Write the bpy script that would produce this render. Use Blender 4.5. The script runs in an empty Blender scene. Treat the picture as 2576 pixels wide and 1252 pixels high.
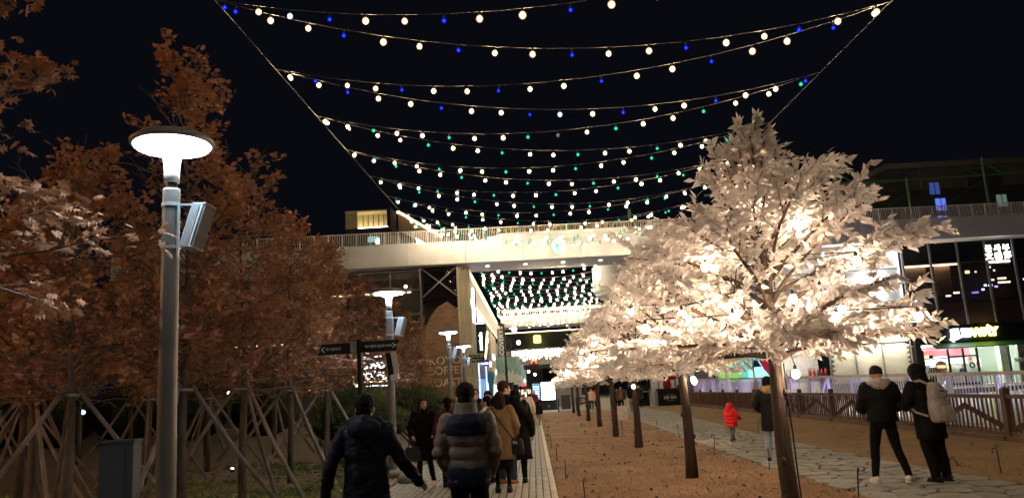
import bpy, math, random
import numpy as np
from mathutils import Vector, Matrix, Euler, noise as mnoise
R = math.radians
rng = random.Random(7)
nrs = np.random.RandomState(11)
S = bpy.context.scene
COL = S.collection
WORK = bpy.data.scenes.new('workbench')                 # a bare scene in which shapes are fused; removed at the end
def evaluated_mesh(o):
    WORK.collection.objects.link(o); vl = WORK.view_layers[0]; vl.update(); dg = vl.depsgraph
    me = bpy.data.meshes.new_from_object(o.evaluated_get(dg)); bpy.data.objects.remove(o); return me

# ------------------------------------------------------------------ camera, world, exposure
cam_d = bpy.data.cameras.new('camera'); cam_o = bpy.data.objects.new('camera', cam_d); COL.objects.link(cam_o)
cam_d.sensor_width = 36.0; cam_d.lens = 36.0 * 2000 / 2576; cam_d.clip_start = 0.05; cam_d.clip_end = 3000
YAW, PITCH, ROLL = R(1.02), R(10.25), R(3.3)
f0 = Vector((-math.sin(YAW), math.cos(YAW), 0)); r0 = Vector((math.cos(YAW), math.sin(YAW), 0)); z0 = Vector((0, 0, 1))
fw = f0 * math.cos(PITCH) + z0 * math.sin(PITCH); up0 = -f0 * math.sin(PITCH) + z0 * math.cos(PITCH)
cx = r0 * math.cos(ROLL) - up0 * math.sin(ROLL); cy = r0 * math.sin(ROLL) + up0 * math.cos(ROLL)
cam_o.matrix_world = Matrix(((cx.x, cy.x, -fw.x, 0), (cx.y, cy.y, -fw.y, 0), (cx.z, cy.z, -fw.z, 1.62), (0, 0, 0, 1)))
S.camera = cam_o

W = bpy.data.worlds.new('World'); S.world = W; W.use_nodes = True
wn = W.node_tree; wn.nodes.clear()
w_out = wn.nodes.new('ShaderNodeOutputWorld'); w_bg = wn.nodes.new('ShaderNodeBackground')
w_bg.inputs['Color'].default_value = (0.42, 0.50, 0.80, 1); w_bg.inputs['Strength'].default_value = 0.0028
wn.links.new(w_bg.outputs[0], w_out.inputs[0])          # the night sky over a lit city: near black, faintly blue

S.view_settings.view_transform = 'Standard'; S.view_settings.look = 'None'
S.view_settings.exposure = 1.1; S.view_settings.gamma = 1.0; S.view_settings.use_curve_mapping = False
S.render.engine = 'CYCLES'
S.cycles.use_denoising = True
S.cycles.use_adaptive_sampling = True; S.cycles.adaptive_threshold = 0.012
S.cycles.max_bounces = 9; S.cycles.diffuse_bounces = 7; S.cycles.glossy_bounces = 3; S.cycles.transmission_bounces = 6; S.cycles.transparent_max_bounces = 8
S.cycles.sample_clamp_indirect = 4.0; S.cycles.sample_clamp_direct = 0.0
S.cycles.use_light_tree = True

# ------------------------------------------------------------------ materials
MATS = {}
def nodes_of(m):
    return m.node_tree.nodes, m.node_tree.links
def pm(name, col, rough=0.65, metal=0.0, var=0.18, scale=6.0, bump=0.15, bscale=None, detail=4.0, spec=0.4, trans=0.0, stretch=None, col2=None):
    """noise-varied principled surface; trans mixes in translucency (leaves, cloth)"""
    if name in MATS: return MATS[name]
    m = bpy.data.materials.new(name); m.use_nodes = True; N, L = nodes_of(m); N.clear()
    out = N.new('ShaderNodeOutputMaterial'); b = N.new('ShaderNodeBsdfPrincipled')
    tc = N.new('ShaderNodeTexCoord'); mp = N.new('ShaderNodeMapping'); L.new(tc.outputs['Object'], mp.inputs[0])
    if stretch: mp.inputs['Scale'].default_value = stretch
    nz = N.new('ShaderNodeTexNoise'); nz.inputs['Scale'].default_value = scale; nz.inputs['Detail'].default_value = detail
    L.new(mp.outputs[0], nz.inputs['Vector'])
    rp = N.new('ShaderNodeValToRGB'); rp.color_ramp.elements[0].position = 0.3; rp.color_ramp.elements[1].position = 0.7
    c2 = col2 or tuple(min(1, c * (1 + var)) for c in col); c1 = tuple(c * (1 - var) for c in col)
    if col2: c1 = col
    rp.color_ramp.elements[0].color = (*c1, 1); rp.color_ramp.elements[1].color = (*c2, 1)
    L.new(nz.outputs['Fac'], rp.inputs[0])
    oi = N.new('ShaderNodeObjectInfo'); mr = N.new('ShaderNodeMapRange'); mr.inputs[3].default_value = 1 - var * 0.5; mr.inputs[4].default_value = 1 + var * 0.5
    L.new(oi.outputs['Random'], mr.inputs[0])
    mx = N.new('ShaderNodeVectorMath'); mx.operation = 'SCALE'; L.new(rp.outputs[0], mx.inputs[0]); L.new(mr.outputs[0], mx.inputs['Scale'])
    L.new(mx.outputs[0], b.inputs['Base Color'])
    b.inputs['Roughness'].default_value = rough; b.inputs['Metallic'].default_value = metal; b.inputs['Specular IOR Level'].default_value = spec
    if bump:
        n2 = N.new('ShaderNodeTexNoise'); n2.inputs['Scale'].default_value = bscale or scale * 5; n2.inputs['Detail'].default_value = 5
        L.new(mp.outputs[0], n2.inputs['Vector'])
        bp = N.new('ShaderNodeBump'); bp.inputs['Strength'].default_value = bump; bp.inputs['Distance'].default_value = 0.02
        L.new(n2.outputs['Fac'], bp.inputs['Height']); L.new(bp.outputs[0], b.inputs['Normal'])
    if trans:
        t = N.new('ShaderNodeBsdfTranslucent'); L.new(mx.outputs[0], t.inputs['Color'])
        ms = N.new('ShaderNodeMixShader'); ms.inputs[0].default_value = trans
        L.new(b.outputs[0], ms.inputs[1]); L.new(t.outputs[0], ms.inputs[2]); L.new(ms.outputs[0], out.inputs[0])
    else: L.new(b.outputs[0], out.inputs[0])
    MATS[name] = m; return m
def em(name, col, s, halo_rim=None):
    """something that gives off light; rim = halo glow painted into the edge colour of a bulb"""
    if name in MATS: return MATS[name]
    m = bpy.data.materials.new(name); m.use_nodes = True; N, L = nodes_of(m); N.clear()
    out = N.new('ShaderNodeOutputMaterial'); e = N.new('ShaderNodeEmission'); e.inputs[0].default_value = (*col, 1); e.inputs[1].default_value = s
    if halo_rim:
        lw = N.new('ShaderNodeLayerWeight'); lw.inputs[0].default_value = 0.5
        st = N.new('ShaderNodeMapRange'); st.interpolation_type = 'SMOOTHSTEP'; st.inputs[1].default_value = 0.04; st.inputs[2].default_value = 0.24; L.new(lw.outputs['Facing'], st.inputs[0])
        mx = N.new('ShaderNodeMix'); mx.data_type = 'RGBA'; mx.inputs[6].default_value = (*[c * s for c in col], 1); mx.inputs[7].default_value = (*halo_rim, 1)
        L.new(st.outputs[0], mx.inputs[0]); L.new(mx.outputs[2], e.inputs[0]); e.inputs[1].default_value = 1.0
    L.new(e.outputs[0], out.inputs[0]); MATS[name] = m; return m
def glass(name, tint=(0.02, 0.02, 0.025), rough=0.06, alpha=0.35):
    if name in MATS: return MATS[name]
    m = bpy.data.materials.new(name); m.use_nodes = True; N, L = nodes_of(m); N.clear()
    out = N.new('ShaderNodeOutputMaterial'); t = N.new('ShaderNodeBsdfTransparent'); b = N.new('ShaderNodeBsdfPrincipled')
    b.inputs['Base Color'].default_value = (*tint, 1); b.inputs['Roughness'].default_value = rough
    ms = N.new('ShaderNodeMixShader'); ms.inputs[0].default_value = alpha
    L.new(t.outputs[0], ms.inputs[1]); L.new(b.outputs[0], ms.inputs[2]); L.new(ms.outputs[0], out.inputs[0]); MATS[name] = m; return m

# ------------------------------------------------------------------ objects
def tag(o, label=None, cat=None, group=None, kind=None):
    if label: o['label'] = label
    if cat: o['category'] = cat
    if group: o['group'] = group
    if kind: o['kind'] = kind
    return o
def empty(name, loc=(0, 0, 0), rz=0.0, label=None, cat=None, group=None, kind=None):
    o = bpy.data.objects.new(name, None); COL.objects.link(o); o.location = loc; o.rotation_euler = (0, 0, rz); o.empty_display_size = 0.1
    return tag(o, label, cat, group, kind)
def link(name, mesh, parent=None, loc=None, mat=None):
    o = bpy.data.objects.new(name, mesh); COL.objects.link(o)
    if parent: o.parent = parent
    if loc is not None: o.location = loc
    if mat and not mesh.materials: mesh.materials.append(mat)
    return o
def copy_tree(o, parent=None):
    c = o.copy(); COL.objects.link(c)
    if parent: c.parent = parent
    for ch in list(o.children): copy_tree(ch, c)
    return c
def np_mesh(name, V, F, mat=None, smooth=False):
    """V (n,3) array, F (m,k) array of one face size"""
    me = bpy.data.meshes.new(name); V = np.asarray(V, np.float32); F = np.asarray(F, np.int32); k = F.shape[1]
    me.vertices.add(len(V)); me.vertices.foreach_set('co', V.ravel())
    me.loops.add(F.size); me.loops.foreach_set('vertex_index', F.ravel())
    me.polygons.add(len(F)); me.polygons.foreach_set('loop_start', np.arange(0, F.size, k, dtype=np.int32))
    try: me.polygons.foreach_set('loop_total', np.full(len(F), k, np.int32))
    except Exception: pass
    if smooth: me.polygons.foreach_set('use_smooth', np.ones(len(F), bool))
    me.update(calc_edges=True)
    if mat: me.materials.append(mat)
    return me

class MB:
    def __init__(s): s.v = []; s.f = []
    def add(s, v, f):
        n = len(s.v); s.v += [tuple(p) for p in v]; s.f += [tuple(i + n for i in q) for q in f]; return s
    def box(s, c, d, rz=0, rot=None):
        x, y, z = d[0] / 2, d[1] / 2, d[2] / 2
        P = [Vector((i * x, j * y, k * z)) for k in (-1, 1) for j in (-1, 1) for i in (-1, 1)]
        M = rot.to_3x3() if rot is not None else Matrix.Rotation(rz, 3, 'Z')
        P = [M @ p + Vector(c) for p in P]
        return s.add(P, [(0, 2, 3, 1), (4, 5, 7, 6), (0, 1, 5, 4), (2, 6, 7, 3), (0, 4, 6, 2), (1, 3, 7, 5)])
    def bar(s, a, b, w, d=None):
        a, b = Vector(a), Vector(b); t = (b - a).normalized(); d = d or w
        q = Vector((0, 0, 1)) if abs(t.z) < 0.95 else Vector((0, 1, 0))
        x = t.cross(q).normalized(); y = x.cross(t)
        P = [p + x * i * w / 2 + y * j * d / 2 for p in (a, b) for i, j in ((-1, -1), (1, -1), (1, 1), (-1, 1))]
        return s.add(P, [(0, 3, 2, 1), (4, 5, 6, 7)] + [(i, (i + 1) % 4, 4 + (i + 1) % 4, 4 + i) for i in range(4)])
    def tube(s, pts, rad, n=8, cap=True, flat=None):
        pts = [Vector(p) for p in pts]
        if not hasattr(rad, '__len__'): rad = [rad] * len(pts)
        rings = []; ref = None
        for i, p in enumerate(pts):
            t = (pts[min(i + 1, len(pts) - 1)] - pts[max(i - 1, 0)]).normalized()
            if ref is None: ref = Vector((1, 0, 0)) if abs(t.x) < 0.8 else Vector((0, 1, 0))
            x = (ref - t * ref.dot(t)).normalized(); y = t.cross(x); ref = x
            rings.append([p + x * math.cos(2 * math.pi * k / n) * rad[i] + y * math.sin(2 * math.pi * k / n) * rad[i] * (flat or 1) for k in range(n)])
        F = []
        for i in range(len(pts) - 1):
            for k in range(n): F.append((i * n + k, i * n + (k + 1) % n, (i + 1) * n + (k + 1) % n, (i + 1) * n + k))
        if cap: F += [tuple(range(n - 1, -1, -1)), tuple((len(pts) - 1) * n + k for k in range(n))]
        return s.add([q for r in rings for q in r], F)
    def capsule(s, pts, rad, n=10):
        """tube with rounded ends, for bodies and sleeves"""
        pts = [Vector(p) for p in pts]; rad = list(rad) if hasattr(rad, '__len__') else [rad] * len(pts)
        t0 = (pts[0] - pts[1]).normalized(); t1 = (pts[-1] - pts[-2]).normalized()
        P = [pts[0] + t0 * rad[0] * 0.95, pts[0] + t0 * rad[0] * 0.62] + pts + [pts[-1] + t1 * rad[-1] * 0.62, pts[-1] + t1 * rad[-1] * 0.95]
        Q = [rad[0] * 0.2, rad[0] * 0.76] + rad + [rad[-1] * 0.76, rad[-1] * 0.2]
        return s.tube(P, Q, n)
    def loft(s, sec, n=16, p=2.0):
        """sec: (cx,cy,z,rx,ry) rings"""
        rings = []
        for (x, y, z, rx, ry) in sec:
            for k in range(n):
                a = 2 * math.pi * k / n; c, q = math.cos(a), math.sin(a)
                rings.append((x + rx * math.copysign(abs(c) ** (2 / p), c), y + ry * math.copysign(abs(q) ** (2 / p), q), z))
        F = [(i * n + k, i * n + (k + 1) % n, (i + 1) * n + (k + 1) % n, (i + 1) * n + k) for i in range(len(sec) - 1) for k in range(n)]
        F += [tuple(range(n - 1, -1, -1)), tuple((len(sec) - 1) * n + k for k in range(n))]
        return s.add(rings, F)
    def lathe(s, prof, n=24, c=(0, 0, 0)):
        return s.loft([(c[0], c[1], c[2] + z, max(r, 1e-4), max(r, 1e-4)) for r, z in prof], n)
    def ell(s, c, r, rot=None, n=12, m=8):
        V = []; M = rot.to_3x3() if rot is not None else Matrix.Identity(3)
        for j in range(m + 1):
            ph = math.pi * (j / m) * 0.998 + 0.001 - math.pi / 2
            for k in range(n):
                a = 2 * math.pi * k / n
                V.append(M @ Vector((r[0] * math.cos(ph) * math.cos(a), r[1] * math.cos(ph) * math.sin(a), r[2] * math.sin(ph))) + Vector(c))
        F = [(j * n + k, j * n + (k + 1) % n, (j + 1) * n + (k + 1) % n, (j + 1) * n + k) for j in range(m) for k in range(n)]
        F += [tuple(range(n - 1, -1, -1)), tuple(m * n + k for k in range(n))]
        return s.add(V, F)
    def prism(s, poly, a, b, axis='z'):
        """extrude a 2-D polygon from a to b along an axis"""
        def P(u, v, w): return {'z': (u, v, w), 'y': (u, w, v), 'x': (w, u, v)}[axis]
        n = len(poly); V = [P(u, v, a) for u, v in poly] + [P(u, v, b) for u, v in poly]
        return s.add(V, [tuple(range(n - 1, -1, -1)), tuple(range(n, 2 * n))] + [(i, (i + 1) % n, n + (i + 1) % n, n + i) for i in range(n)])
    def mesh(s, name, mat=None, smooth=False):
        me = bpy.data.meshes.new(name); me.from_pydata(s.v, [], s.f); me.update()
        if smooth: me.polygons.foreach_set('use_smooth', [True] * len(me.polygons))
        if mat: me.materials.append(mat)
        return me
    def build(s, name, mat=None, parent=None, smooth=False, loc=None, kind=None):
        o = link(name, s.mesh(name, mat, smooth), parent, loc)
        if kind: o['kind'] = kind
        return o
def box(name, c, d, mat, parent=None, rz=0, rot=None): return MB().box(c, d, rz, rot).build(name, mat, parent)
def text(name, body, size, mat, parent, loc, rot=(R(90), 0, 0), ext=0.01, mirror=False, align='CENTER', bold=0.0):
    cu = bpy.data.curves.new(name, 'FONT'); cu.body = body; cu.size = size; cu.extrude = ext; cu.align_x = align; cu.align_y = 'CENTER'; cu.offset = bold; cu.resolution_u = 3
    o = bpy.data.objects.new('tmp_text', cu); me = evaluated_mesh(o); me.name = name; me.materials.clear(); me.materials.append(mat)
    t = link(name, me, parent, loc); t.rotation_euler = rot
    if mirror: t.scale = (-1, 1, 1)
    return t
def cloud(name, tv, tf, pos, d, nrm, size, mat):
    """many copies of one leaf template in one mesh. tv (k,3): x across, y along, z off the blade"""
    tv = np.asarray(tv, float); tf = np.asarray(tf, int); pos = np.asarray(pos, float); d = np.asarray(d, float); nrm = np.asarray(nrm, float)
    d /= np.linalg.norm(d, axis=1, keepdims=True) + 1e-9
    x = np.cross(d, nrm); x /= np.linalg.norm(x, axis=1, keepdims=True) + 1e-9; z = np.cross(x, d); sz = np.asarray(size, float).reshape(-1, 1, 1)
    V = pos[:, None, :] + sz * (tv[None, :, 0:1] * x[:, None, :] + tv[None, :, 1:2] * d[:, None, :] + tv[None, :, 2:3] * z[:, None, :])
    k = len(tv); F = (tf[None] + (np.arange(len(pos)) * k)[:, None, None]).reshape(-1, tf.shape[1])
    return np_mesh(name, V.reshape(-1, 3), F, mat)
def leaf_matrix(p, d, n, s):
    d = Vector(d).normalized(); x = d.cross(Vector(n)).normalized(); z = x.cross(d)
    M = Matrix((x * s, d * s, z * s)).transposed().to_4x4(); M.translation = Vector(p); return M
def nd(name, s): return s  # readability only
# ------------------------------------------------------------------ the ground
M_ASPH = pm('asphalt_dark', (0.035, 0.035, 0.04), 0.85, var=0.3, scale=3, bump=0.3)
M_SOIL = pm('bed_soil', (0.075, 0.07, 0.032), 0.95, scale=1.3, bump=0.6, col2=(0.17, 0.105, 0.052), bscale=20)
M_LAWN = pm('winter_lawn', (0.165, 0.086, 0.038), 0.95, scale=0.7, bump=0.7, col2=(0.30, 0.172, 0.084), bscale=45)
M_LAWN2 = pm('winter_lawn_right', (0.16, 0.095, 0.038), 0.95, scale=0.8, bump=0.7, col2=(0.23, 0.135, 0.055), bscale=45)
M_PLAZA = pm('plaza_paving', (0.21, 0.20, 0.18), 0.7, var=0.2, scale=0.6, bump=0.2)
M_MORTAR = pm('joint_sand', (0.028, 0.023, 0.018), 0.95)
def sheet(name, poly, z0, z1, mat, kind='structure'):
    return tag(MB().prism(poly, z0, z1).build(name, mat), kind=kind)
sheet('ground', [(-400, -60), (400, -60), (400, 700), (-400, 700)], -0.6, -0.50, M_ASPH)
sheet('planting_bed', [(-60, -30), (-2.87, -30), (-2.87, 63), (-60, 63)], -0.45, 0.0, M_SOIL)
sheet('plaza_paving', [(-60, 63.004), (60, 63.004), (60, 300), (-60, 300)], -0.45, 0.02, M_PLAZA)
# the curved flagstone path: its left and right edges, near to far
PL = [(4.3, 5.0), (4.28, 11.1), (4.21, 15.2), (4.25, 18.0), (4.36, 24.9), (4.8, 39.6), (5.09, 63.0)]
PR = [(6.9, 5.0), (6.52, 11.8), (6.3, 15.5), (6.36, 20.5), (6.65, 25.8), (7.15, 35.0), (7.93, 46.5), (7.96, 63.0)]
def edge(P, y):
    for (x0, y0), (x1, y1) in zip(P, P[1:]):
        if y <= y1: return x0 + (x1 - x0) * (y - y0) / (y1 - y0)
    return P[-1][0]
ys = [-30, 5, 8, 11, 13, 15, 17, 19, 22, 25, 28, 32, 36, 41, 46, 52, 58, 63]
sheet('lawn', [(0.28, -30)] + [(edge(PL, y) if y > 5 else 4.3, y) for y in ys] + [(0.28, 63)], -0.45, 0.02, M_LAWN)
sheet('lawn', [(edge(PR, y) if y > 5 else 6.9, y) for y in ys] + [(12.6, 63), (12.6, -30)], -0.45, 0.02, M_LAWN2)
sheet('sunken_plaza', [(12.605, -30), (80, -30), (80, 63), (12.605, 63)], -0.45, -0.35, pm('sunken_paving', (0.07, 0.065, 0.085), 0.35, scale=0.7))

sheet('dirt_strip', [(-3.55, -30), (-2.88, -30), (-2.88, 62), (-3.35, 62), (-3.3, 30), (-3.7, 20), (-3.45, 15)], -.3, .012, M_LAWN)
# ------------------------------------------------------------------ brick path
path = tag(MB().prism([(-2.868, -30), (0.275, -30), (0.275, 63), (-2.868, 63)], -0.45, 0.004).build('brick_path', M_MORTAR), kind='structure')
M_BRICK = pm('grey_paver', (0.36, 0.325, 0.265), 0.8, var=0.25, scale=14, bump=0.25)
M_BORD = pm('pale_border_paver', (0.55, 0.50, 0.37), 0.8, var=0.25, scale=14, bump=0.3)
BW, BL = 0.118, 0.236
def slab_mesh(name, w, l, h, mat, bev=0.006):
    a, b = w / 2, l / 2
    return MB().loft([(0, 0, 0, a * 1.4142, b * 1.4142), (0, 0, h - bev, a * 1.4142, b * 1.4142), (0, 0, h, (a - bev) * 1.4142, (b - bev) * 1.4142)], 4).mesh(name, mat)
def paver(name, w, l, h, mat):
    a, b, e = w / 2, l / 2, 0.007; V = []
    for z, q in ((0, 0), (h - e, 0), (h, e)): V += [(-a + q, -b + q, z), (a - q, -b + q, z), (a - q, b - q, z), (-a + q, b - q, z)]
    F = [(8, 9, 10, 11)] + [(r * 4 + k, r * 4 + (k + 1) % 4, (r + 1) * 4 + (k + 1) % 4, (r + 1) * 4 + k) for r in (0, 1) for k in range(4)]
    return MB().add(V, F).mesh(name, mat)
me_b = paver('brick', BW - 0.016, BL - 0.007, 0.02, M_BRICK); me_e = paver('border_brick', 0.10, BL - 0.008, 0.024, M_BORD)
slots = []
for c in range(25):
    x = -2.79 + c * BW + BW / 2
    for r_ in range(220):
        y = 10.8 + r_ * BL + (c % 2) * BL / 2
        if y < 62.5: slots.append((y, x, c))
def hidden(x, y):   # the group of people stands here
    return (-2.2 < x < -0.55 and y < 14.2) or (-2.6 < x < -1.0 and y < 16.5 and x > -1.9)
front = [s for s in slots if not hidden(s[1], s[0]) and s[0] > 11.3]
front.sort(); near = set(front[:270]); rest = MB()
for s in slots:
    y, x, c = s; dz = 0.004 + rng.uniform(-0.002, 0.003)
    if s in near:
        o = link('brick', me_b, path, (x + rng.uniform(-.003, .003), y, dz)); o.rotation_euler = (rng.uniform(-.01, .01), rng.uniform(-.02, .02), rng.uniform(-.02, .02))
    else:
        a, b = (BW - 0.016) / 2, (BL - 0.007) / 2; h = dz + 0.02
        rest.add([(x - a, y - b, h), (x + a, y - b, h), (x + a, y + b, h), (x - a, y + b, h)], [(0, 1, 2, 3)])
tag(rest.build('paving', M_BRICK, path), kind='stuff')
restb = MB()
for k in range(220):
    y = 10.8 + k * BL
    if y > 62.5: break
    if y < 17.5: link('border_brick', me_e, path, (0.217, y, 0.006)).rotation_euler = (0, rng.uniform(-.02, .02), rng.uniform(-.03, .03))
    else: restb.box((0.217, y, 0.018), (0.10, BL - 0.01, 0.022))
tag(restb.build('border_paving', M_BORD, path), kind='stuff')

# ------------------------------------------------------------------ flagstone path: convex cells, each shrunk and lifted
flag = tag(MB().prism([(edge(PL, y) + 0.004 if y > 5 else 4.304, y) for y in ys] + [(edge(PR, y) - 0.004 if y > 5 else 6.896, y) for y in reversed(ys)], -0.45, 0.006).build('flagstone_path', pm('flag_joint', (0.075, 0.042, 0.02), 0.95, scale=9)), kind='structure')
def clip(poly, px, py, nx, ny):
    out = []; n = len(poly)
    for i in range(n):
        a, b = poly[i], poly[(i + 1) % n]
        da = (a[0] - px) * nx + (a[1] - py) * ny; db = (b[0] - px) * nx + (b[1] - py) * ny
        if da <= 0: out.append(a)
        if da * db < 0: t = da / (da - db); out.append((a[0] + (b[0] - a[0]) * t, a[1] + (b[1] - a[1]) * t))
    return out
r2 = random.Random(5); seeds = []
y = 9.0; row = 0
while y < 62.6:
    sx = 0.47 if y < 30 else 0.62; sy = 0.52 if y < 30 else 0.75
    x = edge(PL, y) + 0.2 + (row % 2) * sx / 2
    while x < edge(PR, y) - 0.05:
        seeds.append((x + r2.uniform(-.16, .16) * sx / .47, y + r2.uniform(-.2, .2) * sy / .52)); x += sx
    y += sy; row += 1
M_FLAG = pm('flagstone', (0.15, 0.143, 0.125), 0.7, var=0.3, scale=7, bump=0.35, col2=(0.27, 0.255, 0.215))
cells = []
for i, (px, py) in enumerate(seeds):
    poly = [(px - 1, py - 1), (px + 1, py - 1), (px + 1, py + 1), (px - 1, py + 1)]
    for j, (qx, qy) in enumerate(seeds):
        if i == j or abs(qx - px) > 2 or abs(qy - py) > 2: continue
        mx, my = (px + qx) / 2, (py + qy) / 2; dx, dy = qx - px, qy - py; L_ = math.hypot(dx, dy)
        g = 0.019; poly = clip(poly, mx - dx / L_ * g, my - dy / L_ * g, dx / L_, dy / L_)
        if len(poly) < 3: break
    if len(poly) < 3: continue
    poly = clip(poly, edge(PL, py) + r2.uniform(-.03, .05), py, -1, 0)
    if len(poly) >= 3: poly = clip(poly, edge(PR, py) + r2.uniform(-.05, .03), py, 1, 0)
    if len(poly) >= 3: cells.append((py, px, poly))
cells.sort()
far = MB(); nst = 0
for py, px, poly in cells:
    # round the corners a little
    q = []
    for i in range(len(poly)):
        a, b, c = poly[i - 1], poly[i], poly[(i + 1) % len(poly)]
        for t, e in ((0.22, a), (0.22, c)): q.append((b[0] + (e[0] - b[0]) * t, b[1] + (e[1] - b[1]) * t))
    h = 0.026 + r2.uniform(-.004, .005); m = MB() if (py > 9.7 and nst < 290) else far
    cxm, cym = sum(v[0] for v in q) / len(q), sum(v[1] for v in q) / len(q); n = len(q)
    if m is far: m.add([(u, v, h) for u, v in q], [tuple(range(n))])
    else:
        V = [(u - cxm, v - cym, 0) for u, v in q] + [(u - cxm, v - cym, h - .006) for u, v in q] + [((u - cxm) * .965, (v - cym) * .965, h) for u, v in q]
        F = [tuple(range(2 * n, 3 * n))] + [(r_ * n + k, r_ * n + (k + 1) % n, (r_ + 1) * n + (k + 1) % n, (r_ + 1) * n + k) for r_ in (0, 1) for k in range(n)]
        m.add(V, F); o = m.build('flagstone', M_FLAG, flag, loc=(cxm, cym, 0.004)); nst += 1
        o.rotation_euler = (r2.uniform(-.008, .008), r2.uniform(-.008, .008), 0)
if far.v: tag(far.build('stones', M_FLAG, flag), kind='stuff')

# ------------------------------------------------------------------ litter and grass
def leaf5(k=5, lob=0.55):
    """lobed oak leaf as a fan round its middle: x across, y along"""
    pts = [(0, 0), (.07, .12), (.30, .16), (.13, .30), (.42, .42), (.15, .52), (.36, .74), (.12, .76), (0, 1.0)]
    ring = pts + [(-x, y) for x, y in reversed(pts[1:-1])]
    V = [(0, .45, .03)] + [(x, y, abs(x) * -.25 + (-.06 if y > .9 else 0)) for x, y in ring]
    n = len(ring); return V, [(0, 1 + i, 1 + (i + 1) % n) for i in range(n)]
OAK_V, OAK_F = leaf5()
M_LITTER = pm('dead_leaf', (0.085, 0.042, 0.02), 0.9, var=0.4, scale=3)
P = []; 
for _ in range(640):
    y = 10.5 + 40 * nrs.rand() ** 1.4; P.append((nrs.uniform(0.3, 4.35), y, 0.026))
for _ in range(130):
    y = 10.5 + 30 * nrs.rand() ** 1.6; P.append((nrs.uniform(6.6, 9.6), y, 0.026))
P = np.array(P); n = len(P); a = nrs.rand(n) * 6.28
d = np.c_[np.cos(a), np.sin(a), nrs.uniform(-.2, .9, n)]; nr = np.c_[nrs.normal(0, .6, n), nrs.normal(0, .6, n), np.ones(n)]
o = link('fallen_leaves', cloud('fallen_leaves', OAK_V, OAK_F, P, d, nr, nrs.uniform(.035, .085, n), M_LITTER)); tag(o, 'curled brown dead leaves scattered over the dry winter lawn', 'fallen leaves', kind='stuff')
M_LITTER2 = pm('dead_leaf_bed', (0.14, 0.055, 0.025), 0.9, var=0.4, scale=3)
P = np.array([(-3.0 - 9 * nrs.rand() ** 1.4, 8 + 16 * nrs.rand() ** 1.5, 0.01) for _ in range(1600)]); n = len(P); a = nrs.rand(n) * 6.28
d = np.c_[np.cos(a), np.sin(a), nrs.uniform(-.2, .5, n)]; nr = np.c_[nrs.normal(0, .5, n), nrs.normal(0, .5, n), np.ones(n)]
o = link('fallen_leaves', cloud('fallen_leaves', OAK_V, OAK_F, P, d, nr, nrs.uniform(.06, .13, n), M_LITTER2)); tag(o, 'brown oak leaves lying under the staked trees in the planting bed', 'fallen leaves', kind='stuff')
BL_V = [(-.5, 0, 0), (.5, 0, 0), (.12, 1, .25)]; BL_F = [(0, 1, 2)]
def grass(name, pts, hmin, hmax, mat, label, wide=0.012, flop=.5):
    P = np.array(pts); n = len(P); a = nrs.rand(n) * 6.28
    d = np.c_[np.cos(a) * flop, np.sin(a) * flop, np.ones(n)]; nr = np.c_[np.cos(a + 1.5), np.sin(a + 1.5), np.zeros(n)]
    v = np.array(BL_V); h = nrs.uniform(hmin, hmax, n); v = v * np.array([wide / ((hmin + hmax) / 2), 1, 1])
    o = link(name, cloud(name, v, BL_F, P, d, nr, h, mat)); tag(o, label, 'grass', kind='stuff')
pts = [(nrs.uniform(.3, 4.3), 10.6 + 17 * nrs.rand() ** 1.5, .018) for _ in range(26000)]
grass('grass', pts, .015, .045, pm('dry_blade', (0.24, 0.132, 0.06), .9, var=.3, scale=2), 'short dry brown grass of the lawn between the brick and flagstone paths', .006, 1.0)
pts = [(nrs.uniform(6.5, 12.3), 11 + 17 * nrs.rand() ** 1.5, .018) for _ in range(16000)]
grass('grass', pts, .015, .04, pm('dry_blade_right', (0.20, 0.125, 0.045), .9, var=.3, scale=2), 'short olive brown grass between the flagstones and the wooden fence', .006, 1.0)
pts = []
for _ in range(520):
    x0 = -3.3 - 9 * nrs.rand(); y0 = 8.5 + 15 * nrs.rand() ** 1.3; k = nrs.randint(30, 70); s = nrs.uniform(.1, .35)
    if mnoise.noise((x0 * .45, y0 * .35, 3)) > -0.05: pts += [(min(-2.95, x0 + nrs.normal(0, s)), y0 + nrs.normal(0, s), 0) for _ in range(k)]
grass('grass', pts, .04, .13, pm('ground_cover_green', (0.12, 0.17, 0.045), .8, var=.5, scale=1.2), 'low green ground cover in patches under the oak trees', .035, 1.1)
# ------------------------------------------------------------------ common building materials
M_WHITE = pm('bridge_white', (0.58, 0.57, 0.575), 0.6, var=0.10, scale=0.4, bump=0.05)
M_SOFF = pm('soffit_white', (0.62, 0.60, 0.60), 0.6, var=0.06, scale=0.4, bump=0.03)
M_STEEL = pm('rail_steel', (0.78, 0.75, 0.70), 0.45, 0.0, var=0.1, bump=0)
M_DARK = pm('dark_metal', (0.018, 0.018, 0.02), 0.45, 0.4, var=0.2, bump=0.05)
M_BLACK = pm('black_panel', (0.010, 0.010, 0.011), 0.6, var=0.2, bump=0.03, spec=.15)
M_FRAME = pm('window_frame_grey', (0.20, 0.19, 0.18), 0.5, 0.3, bump=0)
M_WPAINT = pm('white_paint', (0.72, 0.71, 0.70), 0.5, var=0.06, bump=0.03)
M_BEIGE = pm('beige_render', (0.42, 0.36, 0.27), 0.8, var=0.12, scale=1.5, bump=0.1)
M_PANE = glass('shop_glass', alpha=0.22)
M_PANE_D = glass('dark_glass', (0.012, 0.010, 0.014), 0.05, 0.55)
E_WARM = em('warm_strip', (1.0, 0.72, 0.42), 3.0); E_COOL = em('cool_white_panel', (0.85, 0.93, 1.0), 5.0); E_DOWN = em('downlight_glow', (1.0, 0.93, 0.82), 8.0)
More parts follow.
